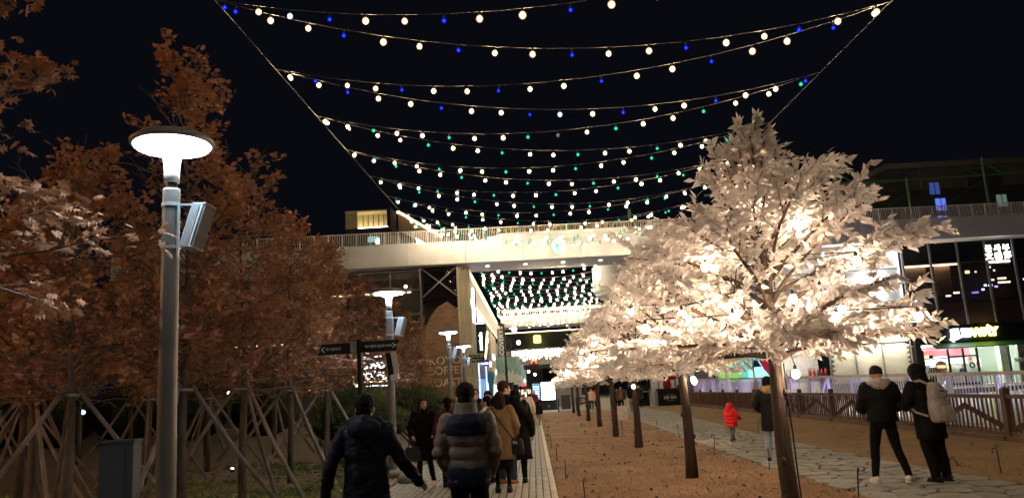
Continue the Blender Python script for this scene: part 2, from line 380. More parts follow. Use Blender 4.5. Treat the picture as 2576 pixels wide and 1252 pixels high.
E_WARMDIM = em('warm_glow_dim', (1.0, 0.66, 0.36), 0.8)

# ------------------------------------------------------------------ the footbridge across the street
def bridge(x0, x1, ycen, rz, zb, zt, depth, label, pitch=4.9, raised=None, detail=True):
    b = empty('footbridge', (0, ycen, 0), rz, label, 'footbridge')
    n = max(1, int(round((x1 - x0) / pitch))); w = (x1 - x0) / n
    pmesh = MB().box((0, 0, (zb + zt) / 2), (w - 0.035, 0.2, zt - zb)).mesh('fascia_panel', M_WHITE)
    for k in range(n): link('fascia_panel', pmesh, b, (x0 + (k + .5) * w, 0.1, 0))
    box('deck', ((x0 + x1) / 2, depth / 2 + 0.1, (zb + zt) / 2), (x1 - x0, depth - 0.25, zt - zb - 0.06), M_DARK, b)
    box('soffit', ((x0 + x1) / 2, depth / 2 + 0.1, zb + 0.011), (x1 - x0, depth - 0.25, 0.03), M_SOFF, b)
    m = MB(); m.box(((x0 + x1) / 2, 0.12, zt + 1.08), (x1 - x0, 0.09, 0.05)); m.build('handrail', M_STEEL, b)
    box('bottom_rail', ((x0 + x1) / 2, 0.12, zt + 0.06), (x1 - x0, 0.05, 0.04), M_STEEL, b)
    st = 0.145 if detail else 0.3; m = MB(); x = x0
    while x < x1: m.box((x, 0.12, zt + 0.56), (0.035 if detail else 0.06, 0.03, 1.0)); x += st
    tag(m.build('baluster', M_STEEL, b), kind='stuff')
    if detail:
        pp = MB().box((0, 0, 0), (0.07, 0.07, 1.06)).mesh('post', M_STEEL); x = x0
        while x < x1: link('post', pp, b, (x + 0.07, 0.2, zt + 0.54)); x += 1.17
    k = x0 + 1.5
    dl = MB().lathe([(0.16, 0), (0.16, -0.02)], 14).mesh('downlight', E_DOWN)
    while k < x1:
        if -5 < k < 22: link('downlight', dl, b, (k, depth * 0.42, zb - 0.005))
        k += 3.25
    if raised:
        a, c, h = raised; mm = MB()
        N = 10; top = []
        for i in range(N + 1): t = i / N; top.append((a + 3.5 * t, zt + h * (3 * t * t - 2 * t ** 3)))
        poly = [(a, zt - 0.1)] + top + [(c, zt + h), (c, zt - 0.1)]
        mm.prism(poly, -0.06, -0.02, 'y'); mm.build('raised_parapet', M_WHITE, b)
        m = MB(); x = a + 2
        while x < c: t = min(1, (x - a) / 3.5); m.box((x, 0, zt + h * (3 * t * t - 2 * t ** 3) + 0.17), (0.05, 0.03, 0.34)); x += 0.2
        tag(m.build('low_baluster', pm('gold_rail', (0.55, 0.40, 0.20), 0.35, 0.6, bump=0), b), kind='stuff')
        MB().tube([(p[0], 0, p[1] + 0.36) for p in top[5:]] + [(c, 0, zt + h + 0.36)], 0.03, 6).build('low_handrail', MATS['gold_rail'], b)
    return b
br = bridge(-34, 48, 65.3, R(3.55), 12.45, 14.25, 5.2, 'long white footbridge with railing spanning the whole street ahead', raised=(-4.6, 20, 0.55))
# the round green shop logo glowing on the fascia: a thick ring open to the right
lg = empty('round_logo_sign', (2.75, 65.25, 13.42), R(3.55), 'glowing pale green round letter sign on the white bridge', 'sign')
m = MB(); pts = [(0.44 * math.cos(a), -0.12, 0.52 * math.sin(a)) for a in [R(35 + 290 * k / 22) for k in range(23)]]
m.tube(pts, 0.15, 8).build('letter', em('logo_green', (.30, 1.0, .52), 1.3), lg); m = MB(); m.box((0.24, -0.12, -0.06), (0.42, 0.24, 0.24)).build('letter_bar', MATS['logo_green'], lg)
m = MB(); m.lathe([(0.2, 0)] * 2 if False else [(0.62, 0), (0.62, 0.05)], 24); o = m.build('back_plate', M_WHITE, lg); o.rotation_euler = (R(90), 0, 0); o.location = (0, 0.03, 0)

bridge(-5.0, 34, 133, 0, 12.45, 14.3, 6, 'white footbridge seen far down the street behind the first one', pitch=6, detail=False)
ls = empty('fascia_fill_strip', (14.5, 131.6, 14.9), 0, 'added warm strip brightening the far footbridge fascia', 'light strip'); box('strip', (0, 0, 0), (38, .12, .12), em('rail_strip', (1, .72, .4), 30), ls); [box('bracket', (x, .7, -.2), (.08, 1.4, .08), M_DARK, ls) for x in (-15, -5, 5, 15)]  # strip added in front of the far bridge to brighten its fascia
b3 = empty('dark_overpass', (0, 162, 0), 0, 'dark overpass band far down the street under the second bridge', 'footbridge')
box('dark_band', (10, 0.6, 11.9), (34, 1.2, 3.2), pm('overpass_grey', (0.05, 0.055, 0.065), .6), b3); box('warm_strip', (10, -0.05, 13.6), (34, .1, .14), E_WARM, b3)
lan = empty('lantern_sign', (1.15, 160.5, 11.2), 0, 'small yellow lit lantern sign hanging far down the street', 'sign')
MB().loft([(0, 0, 0, .5, .3), (0, 0, .15, .75, .4), (0, 0, 1.4, .75, .4), (0, 0, 1.6, .5, .3)], 10, 4).build('lantern_body', em('lantern_yellow', (1.0, .85, .12), 2.2), lan)
box('lantern_top', (0, 0, 1.68), (.5, .3, .14), M_DARK, lan)
lc = empty('light_curtain', (0, 166, 0), 0, 'curtain of white fairy lights hung across the far street', 'light curtain')
m = MB()
for k in range(64):
    x = -4.4 + 16 * (k / 63); h = 1.3 + .9 * rng.random()
    for j in range(int(h / .33)): m.ell((x + rng.uniform(-.08, .08), rng.uniform(-2, 2), 10.1 - j * .36), (.13, .13, .15), n=5, m=3)
tag(m.build('bulb', em('curtain_light', (1.0, .92, .74), 4.0), lc), kind='stuff'); box('wire', (3.6, 0, 10.4), (16.4, .05, .05), M_DARK, lc)
b4 = empty('cream_overpass', (0, 172, 0), 0, 'cream overpass wall behind the curtain of fairy lights', 'footbridge')
box('wall', (8, .5, 8.9), (30, 1, 3.2), M_BEIGE, b4); box('dark_beam', (8, .45, 6.9), (30, 1.1, .8), M_DARK, b4)
asg = empty('letter_sign', (.2, 170.6, 7.3), 0, 'small red lit letter A sign far down the street', 'sign')
text('letter', 'A', 2.0, em('sign_red', (1.0, .10, .03), 3), asg, (0, -.16, .95), bold=.05); MB().prism([(-.95, 0), (.95, 0), (.5, 2.0), (-.5, 2.0)], 0, .12, 'y').build('sign_plate', pm('sign_plate_red', (.2, .02, .015)), asg)
hall = empty('far_hall', (0, 205, 0), 0, 'warm lit plain facade closing the far end of the street', 'building')
box('wall', (-1.0, 2, 4.5), (6.6, 4, 7.6), M_BEIGE, hall); box('eave_light', (-1.0, -.05, 8.3), (6.4, .1, .22), E_WARM, hall); box('dark_wing', (11, 2.5, 4.2), (17, 4, 8.4), pm('far_dark', (.06, .06, .065)), hall)
box('shop_strip', (0, -.06, 1.6), (9, .1, 1.4), E_WARMDIM, hall)

# ------------------------------------------------------------------ glazed cafe building on the left, under the bridge
cafe = empty('cafe_building', (0, 65.9, 0), 0, 'glazed cafe building with brick pier behind the brown trees', 'building')
M_INT = pm('cafe_interior', (0.16, 0.135, 0.10), 0.8, scale=.5)
box('back_wall', (-20, 4.6, 6.2), (29.4, .2, 12.3), M_INT, cafe); box('ceiling', (-20, 2.5, 12.2), (29.4, 4, .1), M_INT, cafe)
for z in (4.0, 8.2): box('floor_slab', (-21.6, 2.4, z), (25.4, 4.2, .42), M_DARK, cafe)
mm = MB().box((0, 0, 6.2), (.13, .16, 12.4)).mesh('mullion', M_FRAME); k = 0; x = -34.5
while x < -8.9: link('mullion', mm, cafe, (x, -.05, 0)); x += 2.55
for z in (.3, 3.7, 4.4, 7.9, 8.6, 10.6, 12.2): box('transom', (-21.9, -.02, z), (25.6, .1, .1), M_FRAME, cafe)
mm = {z: MB().box((0, .04, (z[0] + z[1]) / 2), (2.4, .02, z[1] - z[0] - .12)).mesh('pane', M_PANE) for z in ((.35, 3.65), (4.45, 7.85), (8.65, 12.15))}
for i in range(10):
    for z in mm: link('pane', mm[z], cafe, (-34.5 + 2.55 * i + 1.275, 0, 0))
xb = MB()
for i in range(7, 10):
    a = -34.5 + 2.55 * i; xb.bar((a + .1, .3, 8.7), (a + 2.45, .3, 12.1), .08); xb.bar((a + 2.45, .33, 8.7), (a + .1, .33, 12.1), .08)
xb.build('cross_bracing', M_FRAME, cafe)
pl = MB().ell((0, 0, 0), (.14, .14, .14), n=10, m=6).mesh('pendant_lamp', em('pendant_warm', (1, .78, .48), 9))
for (x, z) in ((-10.2, 7.5), (-13.1, 7.0), (-17, 7.2), (-22, 7.3), (-12, 2.9), (-15, 3.0), (-19, 2.9), (-26, 3), (-10.6, 11.2), (-24, 11)): link('pendant_lamp', pl, cafe, (x, 2.2, z))
for (x, z, w_) in ((-15, 11.0, 9), (-24, 7.0, 5), (-13, 3.3, 5)): box('warm_cove', (x, 4.45, z), (w_, .06, .1), E_WARM, cafe)
M_CBRK = pm('cafe_brick', (0.14, 0.075, 0.045), 0.9, var=.35, scale=2.2, bump=.8, stretch=(1, 1, 9), col2=(0.30, 0.19, 0.12))
MB().prism([(-8.9, 0), (-5.95, 0), (-5.95, 8.7), (-6.8, 9.4), (-7.6, 9.0), (-8.2, 8.3), (-8.9, 6.9)], -.25, .6, 'y').build('brick_pier', M_CBRK, cafe)
MB().prism([(-8.9, 9.3), (-7.9, 9.8), (-6.9, 9.7), (-5.95, 9.0), (-5.95, 12.4), (-8.9, 12.4)], .1, .5, 'y').build('upper_glazing', M_PANE_D, cafe); box('dark_back', (-7.45, 1.2, 10.7), (2.9, .1, 3.4), M_BLACK, cafe); MB().bar((-8.85, -.05, 9.9), (-6.0, -.05, 12.3), .1).bar((-8.85, -.08, 12.3), (-6.0, -.08, 9.9), .1).build('cross_bracing', M_FRAME, cafe)
E_LET = pm('cafe_letters', (0.62, 0.52, 0.38), .6, bump=0)
for s_, z in (('IKOVOX', 4.55), ('COFFEE', 3.72), ('ROASTERS', 2.75)): text('lettering', s_, .92, E_LET, cafe, (-8.75, -.31, z), align='LEFT', ext=.04, bold=.012)
# white fins at the corner where the facade turns into the street
fin = MB().box((0, 0, 6.2), (.16, .5, 12.4)).mesh('corner_fin', M_BEIGE)
for k in range(6): link('corner_fin', fin, cafe, (-5.86 + .16 * k + .0 * k, -.1 + .35 * k, 0)).scale = (.8, 1, 1)
neon = empty('neon_cafe_sign', (-12.9, 65.2, 3.95), 0, 'white outlined neon coffee sign on the cafe glass', 'sign')
E_NEON = em('neon_white', (1, .97, .9), 5)
text('lettering', 'IKOVOX', .72, E_NEON, neon, (0, -.05, .5), ext=.03, bold=.02); text('lettering', 'COFFEE', .8, E_NEON, neon, (0, -.05, -.35), ext=.03, bold=.02)
O = [(-1.75, 1.0), (-1.2, 1.25), (1.2, 1.25), (1.75, 1.0), (1.75, -.85), (1.45, -1.1), (-1.45, -1.1), (-1.75, -.85), (-1.75, 1.0)]
MB().tube([(a, 0, b) for a, b in O], .045, 6).build('outline', E_NEON, neon); MB().tube([(-1.3, 0, .07), (1.3, 0, .07)], .03, 6).build('divider', E_NEON, neon)
hang = empty('hanging_cafe_sign', (-4.75, 66.2, 4.55), R(0), 'dark outlined blade sign with mirrored coffee lettering on the corner', 'sign')
M_SIGNW = pm('sign_cream', (.62, .56, .45), .5, bump=0)
MB().prism([(-.78, -.38), (-.62, -.30), (.62, -.30), (.78, -.38), (.78, .0), (.62, .42), (-.62, .42), (-.78, .34)], -.03, .03, 'y').build('board', M_BLACK, hang)
MB().tube([(a, -.05, b) for a, b in [(-.78, -.38), (-.62, -.30), (.62, -.30), (.78, -.38), (.78, .3), (.62, .42), (-.62, .42), (-.78, .34), (-.78, -.38)]], .025, 5).build('outline', M_SIGNW, hang)
text('lettering', 'IKOVOX', .34, M_SIGNW, hang, (0, -.06, .22), mirror=True); text('lettering', 'COFFEE', .34, M_SIGNW, hang, (0, -.06, -.12), mirror=True)

# ------------------------------------------------------------------ the row of shops along the left of the street
row = empty('shop_row', (-5.2, 67, 0), 0, 'row of lit shop fronts running back along the left of the street', 'building')
segs = [(0.8, 5, M_BEIGE, 12.4), (5.1, 9, pm('pale_stone', (.5, .46, .38), .7), 11.6), (9.1, 21, pm('navy_panel', (.02, .022, .035), .35), 9.9), (21.1, 34, pm('brown_clad', (.13, .08, .055), .7), 9.5), (34.1, 48, pm('cream_clad', (.45, .40, .33), .7), 9.5), (48.1, 64, pm('grey_clad', (.16, .16, .165), .6), 9)]
for a, b, mt, h in segs: box('wall', (-1.5, (a + b) / 2, h / 2), (3, b - a, h), mt, row)
box('cornice', (-1.35, 32.4, 12.0), (3.1, 63.8, .8), M_WHITE, row)
fin = MB().box((0, 0, 10.7), (.25, .12, 1.7)).mesh('eave_fin', M_WPAINT)
for k in range(40): link('eave_fin', fin, row, (.12, 1.6 + k * 1.55, 0))
box('cove_light', (.05, 32, 9.9), (.08, 60, .06), E_WARM, row)
for k in range(9): box('pilaster', (.09, 1.1 + k * .55, 4.6), (.18, .16, 9.2), M_BEIGE, row)
for (a, b, z0_, z1_, mt) in ((9.4, 20, .3, 3.2, em('shop_window_blue', (.35, .55, 1.0), .5)), (22, 33, .3, 2.9, em('shop_window_warm', (1, .75, .45), .9)), (35, 46, .3, 2.9, em('shop_window_white', (1, .92, .8), 1.1)), (49, 62, .3, 2.8, E_WARMDIM)):
    w = box('window', (.03, (a + b) / 2, (z0_ + z1_) / 2), (.06, b - a, z1_ - z0_), mt, row)
    for k in range(1, 4): box('mullion', (.08, a + (b - a) * k / 4 - 0, (z0_ + z1_) / 2), (.06, .12, z1_ - z0_ + .1), M_DARK, row)
for (a, b, z) in ((22.5, 25.5, 7.8), (29, 30, 5.2), (37, 40, 6.4), (43, 45, 4.6), (51, 54, 5.2)): box('wall_sign', (.12, (a + b) / 2, z), (.12, b - a, .6), em('row_sign_white', (.9, .95, 1), 3), row)
for (y, z0_, z1_) in ((9.2, .2, 9.6), (13.2, 4.6, 8.8), (20.9, .2, 9.4)): box('blue_neon_edge', (.06, y, (z0_ + z1_) / 2), (.08, .12, z1_ - z0_), em('neon_blue', (.15, .25, 1.0), 4), row)
box('white_neon_edge', (.06, 16.5, 6.2), (.08, .5, 3.0), em('neon_cool', (.75, .88, 1), 4), row)
def blade(name, label, x, y, z0_, z1_, w, mt, cat='sign', d=.14):
    t = empty(name, (x, y, z0_), 0, label, cat); box('board', (w / 2, 0, (z1_ - z0_) / 2), (w, d, z1_ - z0_), mt, t); return t
lb = blade('light_box_sign', 'tall blank white light box on the first shop corner', -5.1, 69.8, 7.9, 10.9, .30, em('light_box_white', (.92, .96, 1), 4.5)); box('side_frame', (.36, .02, 1.5), (.12, .3, 3.1), M_BLACK, lb)
mu = blade('vertical_blade_sign', 'dark vertical blade sign with cyan letters and slanted yellow bar', -5.1, 74, 5.0, 8.1, .98, M_BLACK)
text('lettering', 'municalo', .46, em('cyan_letters', (.45, .85, 1), 3.5), mu, (.40, -.09, 1.5), rot=(R(90), R(-90), 0), bold=.015)
MB().prism([(.72, .0), (.86, .0), (1.12, 2.35), (.98, 2.35)], -.2, -.12, 'y').build('yellow_bar', em('yellow_bar', (1, .95, .25), 3.5), mu)
bs = blade('blue_box_sign', 'small blue box sign with white lettering beside the blade sign', -4.55, 72.5, 4.15, 4.75, .56, pm('sign_blue', (.06, .07, .32), .4))
for k in range(4): box('letter', (.1 + .12 * k, -.1, .24), (.09, .05, .13), em('sign_white', (1, 1, 1), 3), bs)
tp = empty('teal_totem', (-4.05, 76, 0), 0, 'teal tapering totem pillar standing beside the left shops', 'totem')
MB().loft([(0, 0, 0, .12, .12), (0, 0, 2.3, .24, .24), (0, 0, 3.0, .26, .26)], 4).build('pillar', pm('teal_paint', (.03, .22, .27), .4, bump=0), tp); MB().loft([(0, 0, 3.0, .30, .30), (0, 0, 3.7, .32, .32)], 4).build('cap', MATS['teal_paint'], tp)
dv = blade('vertical_name_sign', 'grey vertical name sign with white letters far along the left shops', -5.0, 117, 5.6, 11.0, 1.2, pm('sign_grey', (.10, .10, .11))); text('lettering', 'DISCOVERY', .95, M_WPAINT, dv, (.6, -.09, 2.7), rot=(R(90), R(-90), 0))
vm = empty('vending_booth', (-4.6, 80, 0), 0, 'narrow white lit machine standing by the left shops', 'vending machine'); box('cabinet', (.25, 0, .95), (.5, .6, 1.9), M_WPAINT, vm); box('display', (.25, -.31, 1.2), (.36, .03, .9), em('display_blue', (.4, .6, 1), 1.2), vm)

# lamps, banners down the street
def plaza_lamp(y, label):
    t = empty('plaza_lamp', (-2.45, y, 0), 0, label, 'street lamp', 'dark lamps down the middle of the street')
    MB().tube([(0, 0, 0), (0, 0, 7.6)], [.11, .08], 8).build('pole', M_DARK, t); MB().bar((-.05, 0, 7.3), (.75, 0, 7.3), .07).build('arm', M_DARK, t)
    MB().ell((.95, 0, 7.3), (.24, .24, .24)).build('globe', em('globe_white', (1, .95, .82), 6), t); box('camera_box', (-.22, 0, 7.75), (.6, .25, .22), M_DARK, t, rot=Euler((0, R(20), 0)).to_matrix())
for y, l in ((72, 'dark street lamp with globe and camera in front of teal banners'), (92, 'second dark globe lamp down the street'), (117, 'third dark globe lamp down the street'), (142, 'farthest dark globe lamp down the street')): plaza_lamp(y, l)
M_BAN = pm('banner_teal', (0.34, 0.56, 0.54), .8, var=.1, scale=.5, bump=.1); M_BANW = pm('banner_white', (0.85, 0.87, 0.82), .8, bump=.1)
def banner(x, y, w, label):
    t = empty('street_banner', (x, y, 2.55), 0, label, 'banner', 'teal banners on the street lamps')
    m = MB(); V = []; n = 8
    for j in (0, 1): V += [(w * i / n, .05 * math.sin(i * 1.3), 2.3 * j) for i in range(n + 1)]
    m.add(V, [(i, i + 1, n + 2 + i, n + 1 + i) for i in range(n)]); m.build('cloth', M_BAN, t)
    P = [(0, .05)] + [(w * i / 9, .5 + .5 * rng.random() + (.35 if i % 3 == 1 else 0)) for i in range(10)] + [(w, .05)]
    MB().prism(P, -.09, -.075, 'y').build('printed_trees', M_BANW, t); MB().tube([(-.05, 0, 2.34), (w + .05, 0, 2.34)], .025, 6).build('rod', M_DARK, t)
for x, y, w, l in ((-3.3, 71.9, .8, 'left teal winter forest banner on the nearest globe lamp'), (-2.3, 71.9, 1.1, 'right teal winter forest banner on the nearest globe lamp'), (-2.3, 91.9, 1.2, 'teal banner on the second globe lamp down the street'), (-2.3, 116.9, 1.2, 'teal banner on the third globe lamp down the street')): banner(x, y, w, l)
for x, y, h in ((-.9, 150, 5.2), (.25, 150, 4.6), (1.5, 190, 8), (-.3, 185, 7.2), (-1.4, 108, 3.0)):
    t = empty('small_globe_lamp', (x, y, 0), 0, 'thin distant globe lamp near the end of the street, %s' % {-.9: 'left of a close pair', .25: 'right of a close pair', 1.5: 'tallest and rightmost', -.3: 'tall one between the others', -1.4: 'short one nearest the crowd'}[x], 'street lamp', 'thin distant lamps at the street end'); MB().tube([(0, 0, 0), (0, 0, h)], .05, 6).build('pole', M_DARK, t); MB().ell((0, 0, h + .2), (.25, .25, .25), n=8, m=6).build('globe', MATS['globe_white'], t)
sg = empty('traffic_signal', (-1.45, 112, 0), 0, 'small red signal light glowing beside the far crowd', 'signal'); MB().tube([(0, 0, 0), (0, 0, 2.6)], .05, 6).build('pole', M_DARK, sg); box('red_light', (0, -.1, 2.9), (.45, .2, .8), em('signal_red', (1, .03, .05), 3), sg)

# ------------------------------------------------------------------ right hand buildings, their fronts facing us
YR = 68.6
ring = empty('round_balcony', (9.7, 77, 0), 0, 'white curved balcony edge showing past the first white trees', 'balcony'); MB().lathe([(3.3, 10.6), (3.4, 10.7), (3.4, 13.1), (3.3, 13.2)], 40).build('parapet', M_WHITE, ring); MB().lathe([(3.2, 10.3), (3.2, 10.6)], 30).build('underside', M_SOFF, ring)
ws = empty('block_shop', (0, YR, 0), 0, 'white block walled shop building behind the white tree', 'building')
M_BLKJ = pm('block_joint', (.20, .18, .15), .9); M_BLK = pm('glazed_block', (.52, .48, .39), .5, var=.12, scale=1.5, bump=.05)
box('wall', (28.55, .3, 2.4), (6.6, .3, 4.8), M_BLKJ, ws)
me = MB().box((0, 0, 0), (.43, .06, .19)).mesh('block', M_BLK)
for r_ in range(4, 21):
    for c in range(15):
        x = 25.5 + c * .44 + (r_ % 2) * .22
        if x < 31.75: link('block', me, ws, (x, .13, .12 + r_ * .2)).scale = (1, 1 + .4 * rng.random(), 1)
box('upper_wall', (25.5, .3, 8.6), (12.8, .3, 7.6), M_WPAINT, ws); box('side_reveal', (31.93, .2, 8.6), (.06, .5, 7.4), em('reveal_light', (.9, .95, 1.0), 1.6), ws)
m = MB().box((0, 0, 0), (.1, .12, 12.2)).mesh('mullion', M_FRAME)
for x in (18.6, 21.2, 25.1, 27.3, 29.6, 31.98): link('mullion', m, ws, (x, .02, 6.1))
m = MB().box((0, 0, 0), (12.9, .1, .1)).mesh('transom', M_FRAME)
for z in (4.1, 4.95, 7.5, 10.3): link('transom', m, ws, (25.45, .06, z))
pane = MB().box((0, 0, 0), (2.2, .02, 2.4)).mesh('pane', M_PANE)
box('wall_wash', (28.0, -.6, 12.3), (7.5, .12, .05), em('wash_cool', (.92, .96, 1), 45), ws); box('valance', (28.0, -.8, 12.22), (7.7, .05, .4), M_WPAINT, ws); box('wall_wash', (28.6, -.5, 4.9), (6.3, .10, .05), em('wash_warm', (1, .94, .78), 170), ws)  # valance board added to shield the upper strip, leaving its light to fall downwards
box('back_wall', (21, 3.5, 2.2), (8.5, .2, 4.4), pm('shop_back', (.42, .40, .36), .8), ws); box('ceiling_light', (22.8, 1.8, 3.95), (4.2, 1.2, .06), em('shop_light', (1, .93, .82), 12), ws); box('floor', (21, 1.8, .1), (8.5, 3.4, .1), M_BEIGE, ws)
box('left_front', (12.6, .4, 2.2), (5.4, .3, 4.4), M_FRAME, ws); box('upper_left_wall', (13.6, .5, 8.4), (11, .3, 8.0), M_BEIGE, ws)
for k, x in enumerate((10.2, 10.9, 11.6, 12.3)): box('door', (x, .2, 1.3), (.56, .05, 2.6), M_WPAINT, ws); 
for x in (22.4, 24.1): link('pane', pane, ws, (x + .05, .05, 2.3))
bwt = empty('upper_shop_sign', (29.6, YR - .1, 8.9), 0, 'overexposed white sign on the upper white wall right of the tree', 'sign')
E_SGN = em('sign_blaze', (.9, .95, 1), 9)
text('lettering', '한옥', 1.1, E_SGN, bwt, (0, -.05, .55), ext=.05, bold=.03); box('lettering_bar', (0, -.06, -.55), (1.9, .1, .45), E_SGN, bwt)
# colour screen with abstract shapes
sc = empty('video_screen', (17.9, YR + .1, 2.5), 0, 'bright teal and green video screen under the white tree', 'screen')
box('panel', (0, .05, 0), (4.6, .1, 2.0), em('screen_teal', (.10, .62, .58), .55), sc)
MB().prism([(.2, -1), (2.0, -1), (1.75, .1), (1.3, .5), (.6, .3), (.3, -.2)], -.03, -.01, 'y').build('pale_shape', em('screen_pale', (.35, .85, .8), .75), sc)
MB().prism([(.55, .1), (1.45, .15), (1.2, .5), (1.0, 1.0), (.75, .45)], -.06, -.04, 'y').build('dark_shape', pm('screen_dark', (.01, .012, .05)), sc)
MB().prism([(1.6, -.1), (2.3, -1), (2.3, 1), (1.4, 1), (1.3, .55)], -.045, -.032, 'y').build('red_shape', em('screen_red', (.4, .02, .05), .4), sc)
MB().prism([(-2.3, -1), (-.2, -1), (-.4, -.3), (-2.3, -.2)], -.03, -.01, 'y').build('green_shape', em('screen_green', (.25, .6, .12), .5), sc)
MB().prism([(-2.2, .2), (-.5, .6), (-.9, .95), (-2.2, .7)], -.03, -.01, 'y').build('yellow_shape', em('screen_yellow', (.8, .65, .1), .6), sc)
def rack(x, cols, label):
    t = empty('clothes_rack', (x, YR + 1.2, .15), 0, label, 'clothes rack')
    MB().tube([(-.8, 0, 0), (-.8, 0, 2.1), (.8, 0, 2.1), (.8, 0, 0)], .025, 6).build('rack_frame', M_DARK, t)
    for k, c in enumerate(cols):
        MB().loft([(-.65 + k * 1.3 / (len(cols) - 1), 0, 1.0, .12, .26), (-.65 + k * 1.3 / (len(cols) - 1), 0, 1.8, .10, .24), (-.65 + k * 1.3 / (len(cols) - 1), 0, 2.05, .03, .06)], 8).build('garment', c, t)
mr = pm('cloth_red', (.45, .03, .04), .8); mg = pm('cloth_grey', (.16, .16, .17), .8); mw = pm('cloth_pale', (.55, .53, .5), .8)
rack(21.9, [mg, mw, mg, mw], 'rack of grey and white clothes in the shop window'); rack(24.4, [mr, mr, mg, mr, mr], 'rack of red clothes in the shop window')

# the dark glazed restaurant floor with the sandwich shop below
ds = empty('restaurant_building', (0, YR, 0), 0, 'dark glazed building at the right with restaurant upstairs', 'building')
M_DWALL = pm('restaurant_wall', (.05, .033, .035), .7, scale=.6)
box('back_wall', (42, 4.4, 8.7), (19.6, .2, 7.4), M_DWALL, ds); box('floor_slab', (42, 2.2, 4.95), (19.6, 4.2, .3), M_DARK, ds)
m = MB().box((0, 0, 0), (.16, .2, 7.1)).mesh('mullion', M_FRAME)
pu = MB().box((0, 0, 0), (2.22, .03, 1.75)).mesh('spandrel', pm('spandrel_brown', (.050, .026, .028), .4, var=.2, scale=.7)); pg = MB().box((0, 0, 0), (2.22, .02, 3.4)).mesh('pane', M_PANE_D); pd = MB().box((0, 0, 0), (2.22, .03, 1.75)).mesh('dark_panel', M_BLACK)
for k in range(8):
    x = 32.3 + 2.38 * k; link('mullion', m, ds, (x, -.05, 8.75)); link('spandrel', pu, ds, (x + 1.19, 0, 6.1)); link('pane', pg, ds, (x + 1.19, .03, 8.75)); link('dark_panel', pd, ds, (x + 1.19, 0, 11.4))
for z in (7.02, 10.5): box('transom', (41.6, -.02, z), (18.7, .1, .07), M_DARK, ds)
M_CURT = pm('curtain_pleats', (.38, .26, .18), .9, var=.3, scale=.8, stretch=(9, 1, .1))
box('curtain', (33.6, .8, 9.1), (1.9, .08, 2.6), M_CURT, ds); box('curtain', (36.0, .8, 9.1), (1.3, .08, 2.6), M_CURT, ds)
box('cove_light', (34.9, .6, 10.42), (4.6, .2, .1), em('cove_bright', (1, .72, .45), 9), ds)
box('wall_panel', (38.0, 1.4, 11.0), (1.9, .1, 1.2), pm('rust_panel', (.2, .09, .05)), ds)
def glow(name, x, y, z, d, c, s): box(name, (x, y, z), d, em(name + '_%d' % int(z * 100 + x), c, s), ds)
glow('wall_sconce', 38.35, 1.2, 9.75, (.34, .1, .24), (1, .7, .3), 5)
for x, z, w_, c, s in ((36.6, 8.45, .6, (1, .75, .5), 5), (37.5, 8.1, .9, (1, .8, .6), 6), (37.1, 7.9, .4, (1, .9, .7), 6), (39.6, 8.05, .35, (.15, .15, 1), 5), (40.3, 8.6, .18, (.5, .85, 1), 9), (40.35, 8.3, .2, (.95, .6, 1), 8), (40.9, 8.6, .3, (.4, .3, 1), 3), (41.3, 8.45, .25, (.7, .4, 1), 3), (41.0, 9.05, .28, (1, .7, .5), 4), (42.2, 9.2, .7, (1, .75, .5), 6), (42.2, 8.85, .7, (1, .7, .45), 6), (42.8, 8.85, .25, (1, .8, .6), 7), (43.9, 8.95, .4, (.8, .8, 1), 5), (33.9, 7.6, .8, (1, .8, .6), 4), (34.3, 7.5, .4, (.3, .2, 1), 5), (39.1, 8.0, .3, (.3, .2, 1), 3), (35.6, 7.9, .3, (.3, .25, 1), 4), (39.9, 9.9, .12, (.8, 1, .8), 3), (41, 10.2, .12, (.8, 1, .8), 3), (41.4, 9.9, .12, (.9, 1, .8), 3)):
    glow('light_and_reflection', x, 2.0 + rng.random(), z, (w_, .1, .14), c, s)  # violet and blue ones stand in for reflections in the glazing
for x in (36.8, 39.3, 41.5): MB().loft([(x, 2.6, 5.2, .3, .25), (x, 2.6, 6.9, .32, .2), (x, 2.6, 7.2, .18, .15), (x, 2.6, 7.5, .13, .13)], 10).build('chair_back', M_DARK, ds)
ts = empty('lit_name_sign', (40.45, YR - .12, 11.0), 0, 'white lit Korean and Chinese character sign on dark glazing', 'sign')
E_TS = em('name_sign_white', (1, .97, .88), 5)
for s_, z in (('문 사 부', .47), ('文 四 浮', -.2)): text('lettering', s_, .62, E_TS, ts, (0, -.05, z), ext=.03, bold=.015)
text('lettering', '제주의 사부사부 전문점', .18, E_TS, ts, (0, -.05, -.68), ext=.03, bold=.008); box('back_plate', (0, .05, -.05), (1.9, .06, 1.75), M_BLACK, ts)
sw = empty('sandwich_shop', (0, YR, 0), 0, 'sandwich shop front with green fascia and lit interior', 'shop')
box('fascia', (41.6, -.1, 4.35), (18.6, .3, 1.2), M_BLACK, sw)
MB().prism([(-1.0, 3.28), (0, 3.75), (0, 3.68), (-1.0, 3.2)], 33.6, 50.8, 'x').build('awning', pm('awning_green', (.01, .075, .03), .6), sw)
box('corner_post', (32.5, -.05, 2.2), (.45, .3, 4.2), M_BLACK, sw)
box('back_wall', (42, 3.6, 1.8), (19, .2, 3.6), pm('shop_pale_green', (.36, .42, .33), .8, var=.05), sw); box('floor', (42, 1.9, .08), (19, 3.4, .1), M_BEIGE, sw); box('side_wall', (32.9, 1.9, 1.8), (.15, 3.4, 3.6), M_DARK, sw)
box('ceiling', (42, 1.9, 3.62), (19, 3.4, .06), M_WPAINT, sw)
for x in (34, 36, 38.5, 41, 43.5): box('ceiling_light', (x, 1.7, 3.55), (1.2, .8, .05), em('shop_cool', (.9, 1, .95), 30), sw)
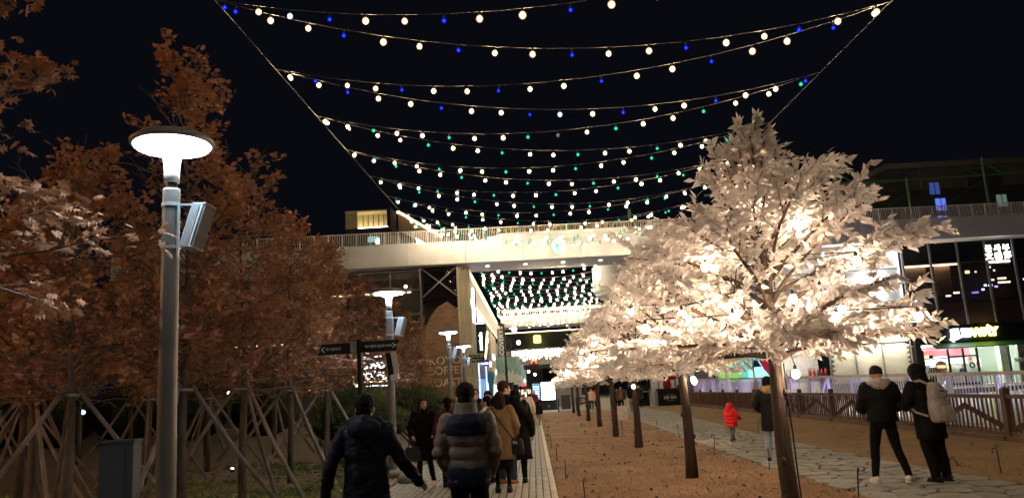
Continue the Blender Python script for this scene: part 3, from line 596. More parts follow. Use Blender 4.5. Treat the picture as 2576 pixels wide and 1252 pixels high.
box('red_band', (35.5, 2.6, 3.05), (5.4, .1, .85), pm('red_band', (.28, .06, .07), .7), sw); box('valance_light', (35.5, 2.5, 2.6), (5.2, .08, .06), em('valance', (1, .97, .9), 5), sw)
for k in range(5): box('menu_board', (33.5 + k * .98, 2.5, 2.2), (.88, .06, .5), em('menu_white', (1, .98, .92), 1.5), sw)
for k in range(4): box('menu_picture', (33.6 + k * 1.1, 2.45, 1.7), (.9, .05, .32), pm('menu_%d' % k, [(.3, .5, .2), (.3, .12, .4), (.6, .4, .1), (.5, .45, .4)][k]), sw)
text('menu_lettering', 'SUBWAY', .34, em('menu_text', (1, 1, .7), 3), sw, (35.2, 2.38, 1.68), bold=.02)
box('counter', (35.6, 1.9, .6), (4.6, .8, 1.1), M_WPAINT, sw)
box('stone_wall', (43.2, 1.4, 1.75), (3.2, .2, 3.4), pm('stone_cladding', (.22, .20, .16), .8, var=.5, scale=2.6, bump=.8), sw); text('wall_lettering', 'SUBWAY', .5, M_WPAINT, sw, (42.2, 1.27, 1.95), ext=.04, bold=.02)
box('pillar', (40.4, 1.6, 1.75), (.7, .7, 3.4), pm('pillar_green', (.55, .62, .48), .8), sw)
box('poster', (38.9, 2.9, 1.95), (.62, .04, .8), M_WPAINT, sw); MB().prism([(38.75, 1.65), (39.0, 1.6), (39.1, 1.95), (38.95, 2.25), (38.8, 2.0)], 2.84, 2.86, 'y').build('poster_print', pm('poster_red', (.45, .08, .1)), sw)
fr = MB().box((0, 0, 0), (.13, .16, 3.1)).mesh('window_frame', M_BLACK)
for x in (32.9, 35.0, 36.25, 37.4, 40.05, 42.6, 45.0): link('window_frame', fr, sw, (x, 0, 1.65))
pn = MB().box((0, 0, 0), (1.9, .02, 2.95)).mesh('pane', M_PANE)
for x in (33.95, 38.4, 41.2, 43.8): link('pane', pn, sw, (x, .02, 1.65))
box('door', (35.62, .02, 1.35), (1.05, .03, 2.3), M_PANE, sw); box('door', (36.83, .02, 1.35), (1.0, .03, 2.3), M_PANE, sw); box('door_header', (36.2, -.03, 2.55), (2.3, .14, .12), M_BLACK, sw); box('door_rail', (36.2, -.05, .25), (2.3, .1, .2), M_BLACK, sw)
box('exit_light', (36.75, -.1, 2.25), (.24, .04, .22), em('exit_red', (.8, .05, .05), 1.2), sw)
fs = empty('fascia_letters', (37.0, YR - .35, 4.42), 0, 'overexposed white and yellow sandwich shop lettering on dark fascia', 'sign')
text('lettering', 'SUB', .95, em('sub_white', (.9, .97, 1), 7), fs, (-.02, 0, 0), align='RIGHT', ext=.08, bold=.04); text('lettering', 'WAY', .95, em('sub_yellow', (1, .95, .12), 6), fs, (.02, 0, 0), align='LEFT', ext=.08, bold=.04)
MB().prism([(1.15, .1), (1.45, .32), (1.45, .16), (1.75, .42), (1.45, .62), (1.45, .46), (1.1, .26)], -.08, .08, 'y').build('arrow', MATS['sub_yellow'], fs); MB().prism([(-1.2, -.3), (-1.5, -.4), (-1.5, -.25), (-1.8, -.45), (-1.5, -.68), (-1.5, -.52), (-1.1, -.45)], -.08, .08, 'y').build('arrow', MATS['sub_white'], fs)
op = empty('open_sign', (34.4, YR + .25, 1.75), 0, 'oval red and green neon open sign in the shop window', 'sign')
MB().tube([(.55 * math.cos(R(a)), 0, .30 * math.sin(R(a))) for a in range(0, 361, 20)], .045, 6).build('oval', em('open_green', (.2, 1, .5), 3), op); text('lettering', 'OPEN', .30, em('open_red', (1, .25, .12), 4), op, (0, -.02, 0), ext=.02, bold=.01); MB().lathe([(.5, 0), (.5, .02)], 20).build('back_plate', M_WPAINT, op).rotation_euler = (R(90), 0, 0)
op.children[-1].scale = (1, .54, 1); op.children[-1].location = (0, .06, 0)
ysn = empty('yellow_box_sign', (33.0, YR - .5, 2.62), 0, 'small black projecting sign with a yellow lit end by the shop corner', 'sign'); box('case', (.1, 0, 0), (.7, .2, .22), M_BLACK, ysn); box('lit_panel', (-.1, -.11, 0), (.3, .03, .17), em('small_yellow', (1, .9, .1), 4), ysn)
wr = empty('wreath', (36.95, YR + .12, 1.75), 0, 'round green wreath hanging on the shop door', 'wreath'); MB().tube([(.2 * math.cos(R(a)), 0, .2 * math.sin(R(a))) for a in range(0, 361, 24)], .07, 7).build('ring', pm('wreath_green', (.04, .09, .03)), wr); box('bow', (0, -.08, -.18), (.12, .04, .1), mr, wr)
bh = empty('bird_house_stand', (32.9, YR - 1.2, 0), 0, 'small striped house shaped stand beside the sandwich shop', 'stand'); box('post', (0, 0, .6), (.5, .4, 1.2), pm('stand_green', (.06, .09, .05)), bh); MB().prism([(-.55, 1.2), (.55, 1.2), (.3, 1.75), (-.3, 1.75)], -.3, .3, 'y').build('roof', pm('stand_roof', (.05, .05, .04)), bh)
for k in range(4): MB().prism([(-.42 + k * .24, 1.22), (-.34 + k * .24, 1.22), (-.2 + k * .15, 1.73), (-.26 + k * .15, 1.73)], -.33, -.305, 'y').build('roof_stripe', mw, bh)
wl = empty('entrance_lantern', (33.3, YR - .55, 1.98), 0, 'small warm lantern over the striped stand', 'lamp'); MB().lathe([(.05, 0), (.1, .08), (.1, .25), (.03, .33)], 10).build('lamp_glass', em('lantern_warm', (1, .7, .35), 6), wl)

# ------------------------------------------------------------------ towers behind the bridge
ap = empty('apartment_block', (0, 150, 0), R(2), 'dark apartment block with stepped roof against the night sky', 'building')
M_APT = pm('apartment_wall', (0.10, 0.10, 0.09), .9, var=.2, scale=.1, bump=.05); M_APT2 = pm('apartment_band', (0.20, 0.18, 0.155), .9, bump=.05)
em_apt = pm('apartment_trim', (0.32, 0.28, 0.21), .9)
MB().prism([(59, 0), (130, 0), (130, 36), (59, 36)], 0, 12, 'y').build('wall', M_APT, ap)
MB().prism([(60.5, 36), (130, 36), (130, 40.2), (71.5, 40.2)], 0.2, 12, 'y').build('upper_storey', M_APT2, ap)
MB().bar((60.6, -.3, 36.6), (71.3, -.3, 40.9), .9, .9).build('roof_edge', em_apt, ap); MB().bar((71.3, -.3, 40.9), (130, -.3, 40.9), .9, .9).build('roof_edge', em_apt, ap)
for k in range(6): box('wall_band', (72 + k * 9, -.1, 37.8), (6.5, .2, 3.4), [M_APT, M_APT2][k % 2], ap)
for x, z, c, s in ((80.2, 36.1, (.12, .2, .8), .15), (81, 32.9, (.15, .25, 1), .4), (81, 29.4, (.15, .25, 1), .35), (93, 33, (.5, .7, .6), .10), (110, 36, (.8, .6, .3), .1), (100, 29, (.3, .35, .6), .1)):
    w = box('window', (x, -.12, z), (1.9, .2, 2.3), em('apt_window_%d' % int(x * 10 + z), c, s), ap); box('window_bar', (x, -.24, z), (.12, .06, 2.3), M_DARK, ap)
MB().prism([(82, 27), (120, 27), (120, 31)], -14, -12, 'y').build('lower_roof', pm('lower_roof', (.05, .05, .065)), ap)
nf = empty('netting_frame', (0, 85, 0), 0, 'tall green steel netting frame standing behind the bridge', 'steel frame')
M_GRN = pm('green_steel', (0.10, 0.22, 0.09), .6, bump=0)
for x in (11.5, 20, 34, 41.8, 50.2, 58): MB().tube([(x, 0, 0), (x, 0, 22.2 if x > 30 else 20.6)], .17, 8).build('mast', M_GRN, nf)
MB().tube([(19.8, 0, 21.6), (32, 0, 22.0), (60, 0, 22.0)], .13, 6).build('top_beam', M_GRN, nf)
for x in (34, 50.2, 58):
    MB().bar((x, 0, 22), (x, 0, 24), .2).build('spike', M_GRN, nf); m = MB(); m.bar((x, 0, 23.7), (x - 4.2, 0, 22.05), .1); m.bar((x, 0, 23.6), (x + 1.9, 0, 22.05), .1); m.bar((x - 2.1, 0, 22.9), (x - 1, 0, 22.1), .07); m.bar((x - 1, 0, 22.1), (x, 0, 23.2), .07); m.build('truss', M_GRN, nf)
for a, b, z in ((34, 41.8, 16), (41.8, 50.2, 17), (50.2, 58, 15), (20, 30, 15)): MB().bar((a, .1, z), (b, .1, z + 4.5), .06).build('stay', M_GRN, nf)
tw = empty('lit_tower', (0, 110, 0), 0, 'dark tower with a glowing cream crown behind the bridge on the left', 'building')
M_TWR = pm('tower_dark', (.016, .017, .02), .8)
box('core', (-22.1, 4, 12.9), (6.4, 8, 25.8), M_TWR, tw)
box('crown_back', (-22.1, 2.0, 27.1), (4.6, .3, 2.0), pm('crown_cream', (.5, .42, .25), .8), tw)
MB().prism([(-25.4, 25.8), (-23.7, 25.8), (-23.7, 28.35), (-25.4, 28.35)], 0, .5, 'y').build('crown_side', MATS['crown_cream'], tw)
box('crown_roof', (-22.3, 2, 28.25), (6.2, 4.6, .2), MATS['crown_cream'], tw); box('crown_light', (-22.2, 1.0, 26.0), (5.2, .3, .12), em('crown_lamp', (1, .84, .5), 9), tw)
for k in range(6): box('crown_rib', (-24 + k * .75, 1.75, 27), (.07, .12, 2.1), M_TWR, tw)
box('dark_edge', (-18.95, 1, 27), (.5, 5, 2.9), M_TWR, tw)
MB().add([(-18.2, 2, 28.2), (-14.2, 22, 28.2), (-14.2, 22, 25.4), (-18.2, 2, 25.6)], [(0, 1, 2, 3)]).build('side_gallery', pm('gallery_brown', (.2, .13, .06)), tw)
MB().bar((-18.2, 1.9, 28.3), (-14.2, 21.9, 28.3), .4, .3).build('side_light', em('gallery_light', (1, .65, .35), 1.6), tw)
for (x, z, w_) in ((-21.5, 24.1, 1.5), (-20.9, 23.8, .5)): box('window', (x, -.05, z), (w_, .1, .8), em('tower_window_%d' % int(w_ * 10), (.4, .8, .85), .35 if w_ > 1 else 3), tw)
MB().add([(-16.6, 8, 25.6), (-15.2, 12, 25.2), (-15.0, 12, 22.0), (-16.3, 8, 23.4)], [(0, 1, 2, 3)]).build('screen', em('tower_screen', (.85, .8, 1), 2.6), tw)
# ------------------------------------------------------------------ trees
M_BARKW = pm('warm_bark', (0.048, 0.030, 0.020), .9, var=.4, scale=7, bump=.9, stretch=(1, 1, .35), bscale=26)
M_TWIG = pm('brown_twig', (0.13, 0.07, 0.035), .85, bump=0)
M_WLEAF = pm('white_cloth_leaf', (0.82, 0.765, 0.735), .6, var=.06, scale=1.5, bump=0, trans=.56, spec=.2)
WL_V = [(0, 0, 0), (-.25, .34, -.08), (.25, .34, -.08), (-.17, .66, -.09), (.17, .66, -.09), (0, 1.08, -.14), (0, .45, .05)]
WL_F = [(0, 2, 6), (2, 4, 6), (4, 5, 6), (5, 3, 6), (3, 1, 6), (1, 0, 6)]
def crown_r(z, T, bottom=1.75):
    """crown radius against height, the widest tier low down"""
    t = (z - bottom) / (T - bottom)
    P = [(0, .55), (.08, .85), (.25, 1.0), (.42, .90), (.6, .66), (.8, .40), (1.0, .10)]
    for (a, b), (c, d) in zip(P, P[1:]):
        if t <= c: return b + (d - b) * max(0, (t - a)) / (c - a)
    return .1
def white_tree_meshes(seed, T=4.45, RM=2.15, nb=72, leafn=2.0, leafsize=.092):
    q = random.Random(seed); wood = MB(); twig = MB(); LP, LD, LN, LS = [], [], [], []
    tp = []; rr = []
    for k in range(10):
        t = k / 9; z = -.08 + t * (T - .35); tp.append((.02 * math.sin(t * 9 + seed), .02 * math.cos(t * 8 + seed), z)); rr.append(.094 * (1 - t) ** .8 + .010)
    tp[0] = (0, 0, -.08); rr[0] = .112; rr[1] = .092
    wood.tube(tp, rr, 10)
    def trunk_at(z):
        for a, b in zip(tp, tp[1:]):
            if a[2] <= z <= b[2]: f = (z - a[2]) / (b[2] - a[2]); return Vector(a).lerp(Vector(b), f)
        return Vector(tp[-1])
    for k in range(4):   # knots
        z = .3 + .38 * k + .1 * q.random(); p = trunk_at(z); a = q.random() * 6.28; wood.ell((p.x + .085 * math.cos(a), p.y + .085 * math.sin(a), z), (.035, .035, .045), n=7, m=5)
    def leaves(pts, step, side_spread):
        for a, b in zip(pts, pts[1:]):
            L_ = (b - a).length; n = max(1, int(L_ / step * leafn)); t = (b - a).normalized(); sd = t.cross(Vector((0, 0, 1)))
            sd = sd.normalized() if sd.length > .01 else Vector((1, 0, 0))
            for j in range(n):
                p = a.lerp(b, (j + q.random()) / n); s = q.choice((-1, 1))
                LP.append(p); LD.append(t * q.uniform(.3, .9) + sd * s * q.uniform(.1, .9) * side_spread + Vector((0, 0, q.uniform(-.8, .45))))
                LN.append(Vector((q.gauss(0, .8), q.gauss(0, .8), .5)) + t * q.uniform(-.6, .6)); LS.append(leafsize * (.45 + 1.0 * q.random() ** .8))
    for i in range(nb):
        f = (i + .5) / nb; big = i < 6; low = 6 <= i < 18; f = f if not low else .02
        z0_ = 1.72 + .25 * q.random() if big else 1.85 + (T - .55 - 1.85) * (f ** 1.15)
        az = i * 2.39996 + q.uniform(-.35, .35); start = trunk_at(z0_)
        zt = min(z0_ + (.50 + .45 * q.random()) * (1.2 if not big else 1.6), T - .05)
        Rr = crown_r(zt, T) * RM * q.uniform(.74, 1.03)
        if big: Rr = RM * q.uniform(.45, .86); zt = z0_ + q.uniform(.3, .95)
        if low: z0_ = 1.8 + .25 * q.random(); zt = z0_ + q.uniform(-.05, .28); Rr = RM * q.uniform(.45, .84)
        if f > .80: zt = min(T + .12, z0_ + .45 + .35 * q.random()); Rr = .1 + .38 * q.random() * (1.25 - f)* 2
        pts = []; n = 6
        for k in range(n + 1):
            t = k / n; rad = Rr * t; zz = z0_ + (zt - z0_) * (.55 * (1 - (1 - t) ** 1.7) + .45 * t) + (-.05 * t * t * (1.2 if Rr > 1.2 else .3))
            w = .06 * math.sin(t * 6 + i); pts.append(Vector((start.x * (1 - t) + math.cos(az + w) * rad, start.y * (1 - t) + math.sin(az + w) * rad, zz)))
        r0_ = .040 if big else .030 * (1 - f * .5)
        wood.tube(pts[:4], [r0_ * (1 - k / 8) for k in range(4)], 6); twig.tube(pts[3:], [r0_ * .62 * (1 - k / 4.2) + .003 for k in range(len(pts) - 3)], 5)
        if Rr < .35: leaves(pts[2:], .016, 1.0); leaves(pts[2:], .02, 1.0); continue
        nt = max(5, int(Rr * 9.5)); leaves(pts[4:], .022, .8)
        for j in range(nt):
            t = .22 + .76 * (j + q.random() * .6) / nt; seg = min(n - 1, int(t * n)); b0 = pts[seg].lerp(pts[seg + 1], t * n - seg)
            tn = (pts[seg + 1] - pts[seg]).normalized(); sd = tn.cross(Vector((0, 0, 1))).normalized() * (1 if j % 2 else -1)
            L_ = (.24 + .42 * q.random()) * (1.05 - .45 * t) * min(1.15, Rr / 1.3 + .25)
            d1 = (tn * q.uniform(.5, 1.0) + sd * q.uniform(.3, 1.0) + Vector((0, 0, q.uniform(-.35, .85)))).normalized()
            tw_ = [b0, b0 + d1 * L_ * .5 + Vector((0, 0, .03)), b0 + d1 * L_ + Vector((0, 0, -.05 * q.random()))]
            twig.tube(tw_, [.006, .004, .0025], 4, cap=False); leaves(tw_, .032, 1.0)
    return wood, twig, LP, LD, LN, LS
def white_tree(x, y, rz, seed, label, T=4.45, RM=2.32, singles=0, share=None, scale=1.0):
    t = empty('white_leaf_tree', (x, y, .02), rz, label, 'tree', 'white leaf light trees in a row on the lawn')
    if share:
        for ch in share.children:
            if ch.name.startswith('leaf'): continue
            c = ch.copy(); COL.objects.link(c); c.parent = t
        if share.get('full'): pass
        t.scale = (scale, scale, scale); return t
    wood, twig, LP, LD, LN, LS = white_tree_meshes(seed, T, RM)
    wood.build('trunk', M_BARKW, t, smooth=True); tag(twig.build('twig', M_TWIG, t), kind='stuff')
    idx = list(range(len(LP)))
    if singles:
        cam = Vector((0, 0, 1.62)); W_ = Matrix.Translation((x, y, .02)) @ Matrix.Rotation(rz, 4, 'Z')
        idx.sort(key=lambda i: ((W_ @ LP[i]) - cam).length - LS[i] * 12 + (5 if ((W_ @ LP[i]) - cam).length > y + .2 else 0))
        me = np_mesh('leaf', np.array(WL_V), np.array(WL_F), M_WLEAF)
        for i in idx[:singles]:
            o = link('leaf', me, t); o.matrix_local = leaf_matrix(LP[i], LD[i], LN[i], LS[i])
        idx = idx[singles:]
    g = lambda A: np.array([tuple(A[i]) for i in idx])
    tag(link('foliage', cloud('foliage', WL_V, WL_F, g(LP), g(LD), g(LN), np.array([LS[i] for i in idx]), M_WLEAF), t), kind='stuff')
    return t
wt1 = white_tree(2.69, 9.0, .4, 3, 'nearest white leaf tree with glowing bulbs, its trunk leaving the picture below', singles=300)
wt2 = white_tree(2.60, 14.2, 1.9, 8, 'second white leaf tree, its trunk base seen left of the red coated child', T=4.3, RM=2.05, singles=150)
wt3 = white_tree(2.66, 21.7, 3.0, 15, 'third white leaf tree from the front of the row', T=4.3, RM=2.05)
spec = [(2.58, 27.0, 1.0, wt3, 'fourth white leaf tree, a small pale tag at the foot of its trunk'), (2.68, 34.7, 4.2, wt3, 'fifth white leaf tree from the front of the row'),
        (2.63, 41.3, 2.2, wt3, 'sixth white leaf tree, third from the far end of the row'), (2.63, 49.9, 5.3, wt3, 'seventh white leaf tree, second from the far end'), (2.65, 57.0, .7, wt3, 'last white leaf tree at the far end of the row')]
WT = [wt1, wt2, wt3]
for x, y, rz, sh, l in spec: WT.append(white_tree(x, y, rz, 0, l, share=sh))
# warm bulbs strung in each white tree, with the cord running down the trunk
E_TREEB = em('tree_bulb_glass', (1.0, .74, .50), 160)
me_tb = MB().ell((0, 0, 0), (.042, .042, .048), n=12, m=8).mesh('bulb', E_TREEB, True); me_sk = MB().lathe([(.018, .04), (.018, .09), (.006, .10)], 8).mesh('socket', M_BLACK)
TB = [(-1.45, -.35, 2.2), (1.4, -.5, 2.15), (.6, 1.1, 2.3), (-.7, 1.0, 2.4), (.75, -.7, 2.75), (-.8, -.6, 2.8), (.1, .5, 3.6), (-.55, -.55, 2.25), (.55, -.5, 2.2), (.14, -.42, 2.42), (-1.0, -.1, 2.35), (.05, .65, 2.5), (.3, -.35, 3.25), (-.08, -.3, 3.5), (.95, .35, 2.35), (-.45, .45, 2.95), (.17, -.12, 1.63)]
names = ['nearest', 'second', 'third', 'fourth', 'fifth', 'sixth', 'seventh', 'last', 'first behind the viewer', 'second behind the viewer']
for i, t in enumerate(WT):
    f = empty('festoon_lights', t.location, 0, 'warm bulbs on a black cord in the %s white leaf tree' % names[i] if i < 8 else 'warm bulbs in the white leaf tree, %s' % names[i], 'festoon lights', 'warm bulbs in the white trees')
    q = random.Random(i + 50); B = TB if i == 0 else [(x * 1 + q.uniform(-.25, .25), y + q.uniform(-.25, .25), z + q.uniform(-.1, .1)) for x, y, z in (TB if i < 3 else TB[:13])]
    if i == 1: B = B[:16] + [(.17, -.1, 1.66), (.26, .3, 1.62)]
    for b in B:
        o = link('bulb', me_tb, f, b)
        link('socket', me_sk, o)
    c = MB(); c.tube([(.105, -.06, -.02), (.092, -.05, .5), (.085, -.05, 1.0), (.075, -.05, 1.4), (.07, -.06, 1.75)], .009, 5)
    for a, b in zip(B, B[1:]):
        mid = ((a[0] + b[0]) / 2 * .6, (a[1] + b[1]) / 2 * .6, max(a[2], b[2]) + .1); c.tube([(a[0], a[1], a[2] + .1), mid, (b[0], b[1], b[2] + .1)], .006, 4)
    c.build('cord', M_BLACK, f)
tgp = empty('tree_tag', (2.78, 26.75, 0), 0, 'small white paper tag on a stake at the fourth trunk', 'tag'); MB().tube([(0, 0, 0), (0, 0, .75)], .012, 5).build('stake', M_DARK, tgp); box('card', (.06, -.02, .78), (.34, .01, .46), pm('paper', (.5, .42, .34)), tgp)

# ---- oak saplings with brown leaves
M_BARKO = pm('grey_bark', (0.085, 0.066, 0.052), .9, var=.4, scale=8, bump=.8, stretch=(1, 1, .3), bscale=24)
M_OAK = pm('brown_oak_leaf', (0.205, 0.098, 0.055), .75, var=.3, scale=2.0, bump=0, trans=.25, spec=.25, col2=(0.42, 0.215, 0.12))
def oak_meshes(seed, H, z0_=2.0, RM=1.55, nb=44, leafsize=.112, per=9, bare=.12, lean=.1):
    q = random.Random(seed); wood = MB(); twig = MB(); LP, LD, LN, LS = [], [], [], []
    tp = [(lean * math.sin(k * .9 + seed) * k / 9, lean * math.cos(k * 1.1 + seed) * k / 9, -.05 + (H * .97) * k / 9) for k in range(10)]; tp[0] = (0, 0, -.05)
    wood.tube(tp, [.075 * (1 - k / 9) + .008 for k in range(10)], 8)
    def at_(z):
        f = min(8.999, max(0, z / (H * .97) * 9)); i = int(f); return Vector(tp[i]).lerp(Vector(tp[i + 1]), f - i)
    def cluster(p, t, n):
        for _ in range(n):
            a = q.random() * 6.28
            d = t * .5 + Vector((math.cos(a), math.sin(a), q.uniform(-.8, .45)))
            LP.append(p + Vector((q.gauss(0, .05), q.gauss(0, .05), q.gauss(0, .05)))); LD.append(d); LN.append(Vector((q.gauss(0, .7), q.gauss(0, .7), .7))); LS.append(leafsize * q.uniform(.6, 1.3))
    for i in range(nb):
        f = (i + q.random()) / nb; zs = z0_ + (H - z0_ - .2) * f ** 1.15; az = i * 2.39996 + q.uniform(-.5, .5)
        L_ = RM * (1 - .52 * f ** 1.5) * q.uniform(.65, 1.15); el = R(6 + 50 * f + q.uniform(-10, 12)); s = at_(zs)
        pts = [s]; d = Vector((math.cos(az) * math.cos(el), math.sin(az) * math.cos(el), math.sin(el)))
        for k in range(5):
            d = (d + Vector((q.gauss(0, .12), q.gauss(0, .12), q.gauss(0.02, .10)))).normalized(); pts.append(pts[-1] + d * L_ / 5)
        twig.tube(pts, [.024 * (1 - f * .5) * (1 - k / 6.2) for k in range(6)], 5)
        leafy = q.random() > bare + .38 * f ** 2
        for j in range(7):
            t = .2 + .8 * (j + q.random()) / 7; sgi = min(4, int(t * 5)); b0 = pts[sgi].lerp(pts[sgi + 1], t * 5 - sgi)
            a = q.random() * 6.28; d1 = (d + Vector((math.cos(a), math.sin(a), q.uniform(-.3, .6))) * .9).normalized(); l = q.uniform(.15, .45) * (L_ / RM + .3)
            e = b0 + d1 * l; twig.tube([b0, e], [.006, .003], 3, cap=False)
            if leafy: cluster(e, d1, per); cluster(b0.lerp(e, .5), d1, max(1, per // 2))
        if leafy: cluster(pts[-1], d, per)
    return wood, twig, LP, LD, LN, LS
def oak(x, y, label, seed=0, H=6.5, rz=0, share=None, singles=0, scale=1, **k):
    t = empty('brown_oak', (x, y, 0), rz, label, 'tree', 'staked young oaks with dry brown leaves'); t.scale = (scale, scale, scale)
    if share:
        for ch in share.children:
            if not ch.name.startswith('leaf'): c = ch.copy(); COL.objects.link(c); c.parent = t
        return t
    wood, twig, LP, LD, LN, LS = oak_meshes(seed, H, **k)
    wood.build('trunk', M_BARKO, t, smooth=True); tag(twig.build('branch', pm('oak_branch', (.13, .095, .075), .85, bump=0), t), kind='stuff'); idx = list(range(len(LP)))
    if singles:
        cam = Vector((0, 0, 1.62)); W_ = Matrix.Translation((x, y, 0)) @ Matrix.Rotation(rz, 4, 'Z'); me = np_mesh('leaf', np.array(OAK_V), np.array(OAK_F), M_OAK)
        def key(i):
            p = W_ @ LP[i]; return (p - cam).length + (20 if (p.x / max(p.y, .1) < -.66 or p.y < 2) else 0)
        idx.sort(key=key)
        for i in idx[:singles]: link('leaf', me, t).matrix_local = leaf_matrix(LP[i], LD[i], LN[i], LS[i])
        idx = idx[singles:]
    g = lambda A: np.array([tuple(A[i]) for i in idx])
    tag(link('foliage', cloud('foliage', OAK_V, OAK_F, g(LP), g(LD), g(LN), np.array([LS[i] for i in idx]), M_OAK), t), kind='stuff'); return t
def tree_support(x, y, rz, label, h=1.95, r=1.35, n=3, tape=True):
    t = empty('tree_support', (x, y, 0), rz, label, 'tree support', 'timber pole tripods round the oak trunks')
    for k in range(n):
        a = 2 * math.pi * k / n; m = MB(); m.tube([(math.cos(a) * r, math.sin(a) * r, -.03), (math.cos(a) * r * .5, math.sin(a) * r * .5, h * .5), (math.cos(a) * .10, math.sin(a) * .10, h + .08)], [.038, .036, .032], 7); m.build('pole', M_POLE, t)
    MB().tube([(.13 * math.cos(R(b)), .13 * math.sin(R(b)), h) for b in range(0, 361, 45)], .022, 5).build('binding', pm('rope_binding', (.30, .28, .25), .9), t); return t
M_POLE = pm('grey_pole', (0.17, 0.14, 0.125), .85, var=.3, scale=5, bump=.4, stretch=(1, 1, .3))
kx = dict(bare=.1)
near_oaks = [
 (-4.55, 5.3, 6.3, 21, dict(z0_=2.7, RM=1.45, nb=46, bare=.0), 200, 'large leaved brown oak at the left edge of the picture'),
 (-5.35, 12.2, 7.1, 22, dict(z0_=2.0, RM=1.8, nb=50, bare=.10), 0, 'tall brown oak right behind the big street lamp'),
 (-4.95, 13.6, 5.6, 23, dict(z0_=1.95, RM=1.6, nb=48, bare=.08), 0, 'brown oak with splayed poles just right of the big lamp'),
 (-6.7, 11.5, 5.3, 24, dict(z0_=1.9, RM=1.8, nb=52, bare=.1), 0, 'brown oak left of the big lamp behind the grey utility box'),
 (-5.33, 17.5, 5.6, 25, dict(z0_=2.1, RM=1.5, nb=42, bare=.1), 0, 'slim brown oak with pale poles between lamp and shrubs'),
]
OAKS = []
for x, y, H, sd, k, sg_, l in near_oaks: OAKS.append(oak(x, y, l, sd, H, singles=sg_, **k))
A, B_, C_ = OAKS[2], OAKS[3], OAKS[4]
more = [(-5.24, 20.2, C_, 1.2, .98, 'slim brown oak beside the arrow signpost'), (-8.92, 18.5, B_, 2.1, 1.05, 'brown oak deep in the bed left of the big lamp'), (-9.9, 15.4, B_, .6, 1.02, 'brown oak near the left edge with a leaning pole'),
        (-8.97, 22, A, 2.9, 1.02, 'brown oak in the second row between lamp and shrubs'), (-8.3, 13.2, A, 4.4, 1.0, 'brown oak in the left foreground bed behind two others'), (-12.5, 19.5, B_, 3.3, 1.05, 'brown oak in the third row near the left edge'),
        (-12.4, 24.5, A, 5.1, 1.05, 'brown oak in the third row behind the utility box'), (-8.6, 26.5, C_, .3, 1.05, 'brown oak standing behind the clipped shrubs on the left'), (-5.4, 25.2, C_, 2.5, .95, 'thin brown oak standing behind the clipped shrub tops'),
        (-15.6, 23, B_, 1.0, 1.08, 'brown oak in the fourth row near the left edge'), (-12.3, 30, C_, 4.0, 1.08, 'brown oak in the far row left of the cafe glass'), (-8.4, 31.5, A, 1.7, 1.05, 'brown oak in the far row before the cafe glass'),
        (-5.3, 30.5, C_, 3.6, .92, 'thin brown oak before the brick pier of the cafe'), (-5.5, 36.5, C_, 5.6, .9, 'far thin brown oak before the brick pier'), (-16.5, 29, A, 2.2, 1.1, 'brown oak in the dark far left of the bed'),
        (-9.2, 38, B_, .2, 1.0, 'far brown oak before the cafe windows'), (-13.5, 37, A, 3.0, 1.0, 'far brown oak below the lit tower'), (-19.5, 27, B_, 5.0, 1.1, 'brown oak farthest left in the dark of the bed'), (-11.0, 43, C_, 1.4, 1.0, 'farthest brown oak before the left end of the bridge'), (-6.2, 42.5, C_, 2.0, .92, 'farthest thin brown oak beside the brick pier')]
for x, y, sh, rz, sc_, l in more: OAKS.append(oak(x, y, l, share=sh, rz=rz, scale=sc_))
rz_list = [.55, .35, -.55, 2.2, -.75, -.5, .9, 1.9, .2, 1.3, .7, 2.0, 1.1, .4]
sup_l = ['tripod of poles round the large leaved oak at the left edge', 'tripod of poles round the oak behind the big street lamp', 'splayed timber poles just right of the big street lamp', 'tripod of poles round the oak behind the grey utility box', 'pale tripod of poles between the big lamp and the shrubs', 'tripod of poles beside the arrow signpost',
         'tripod of poles deep in the bed left of the big lamp', 'leaning pole tripod near the left edge', 'pole tripod in the second row between lamp and shrubs', 'pole tripod in the left foreground bed behind two others', 'pole tripod in the third row near the left edge', 'pole tripod in the third row behind the utility box', 'pole tripod behind the clipped shrubs', 'thin pole tripod behind the clipped shrub tops']
for t, rz, l in zip(OAKS, rz_list, sup_l): tree_support(t.location.x, t.location.y, rz, l, n=3, r=rng.uniform(1.45, 1.95))
for t, w_ in zip(OAKS[14:19], ('left of the far rows', 'under the far middle oak', 'before the cafe glass', 'before the brick pier', 'deepest in the left corner')): tree_support(t.location.x, t.location.y, rng.random() * 3, 'far dim pole tripod in the dark bed, ' + w_, n=4)

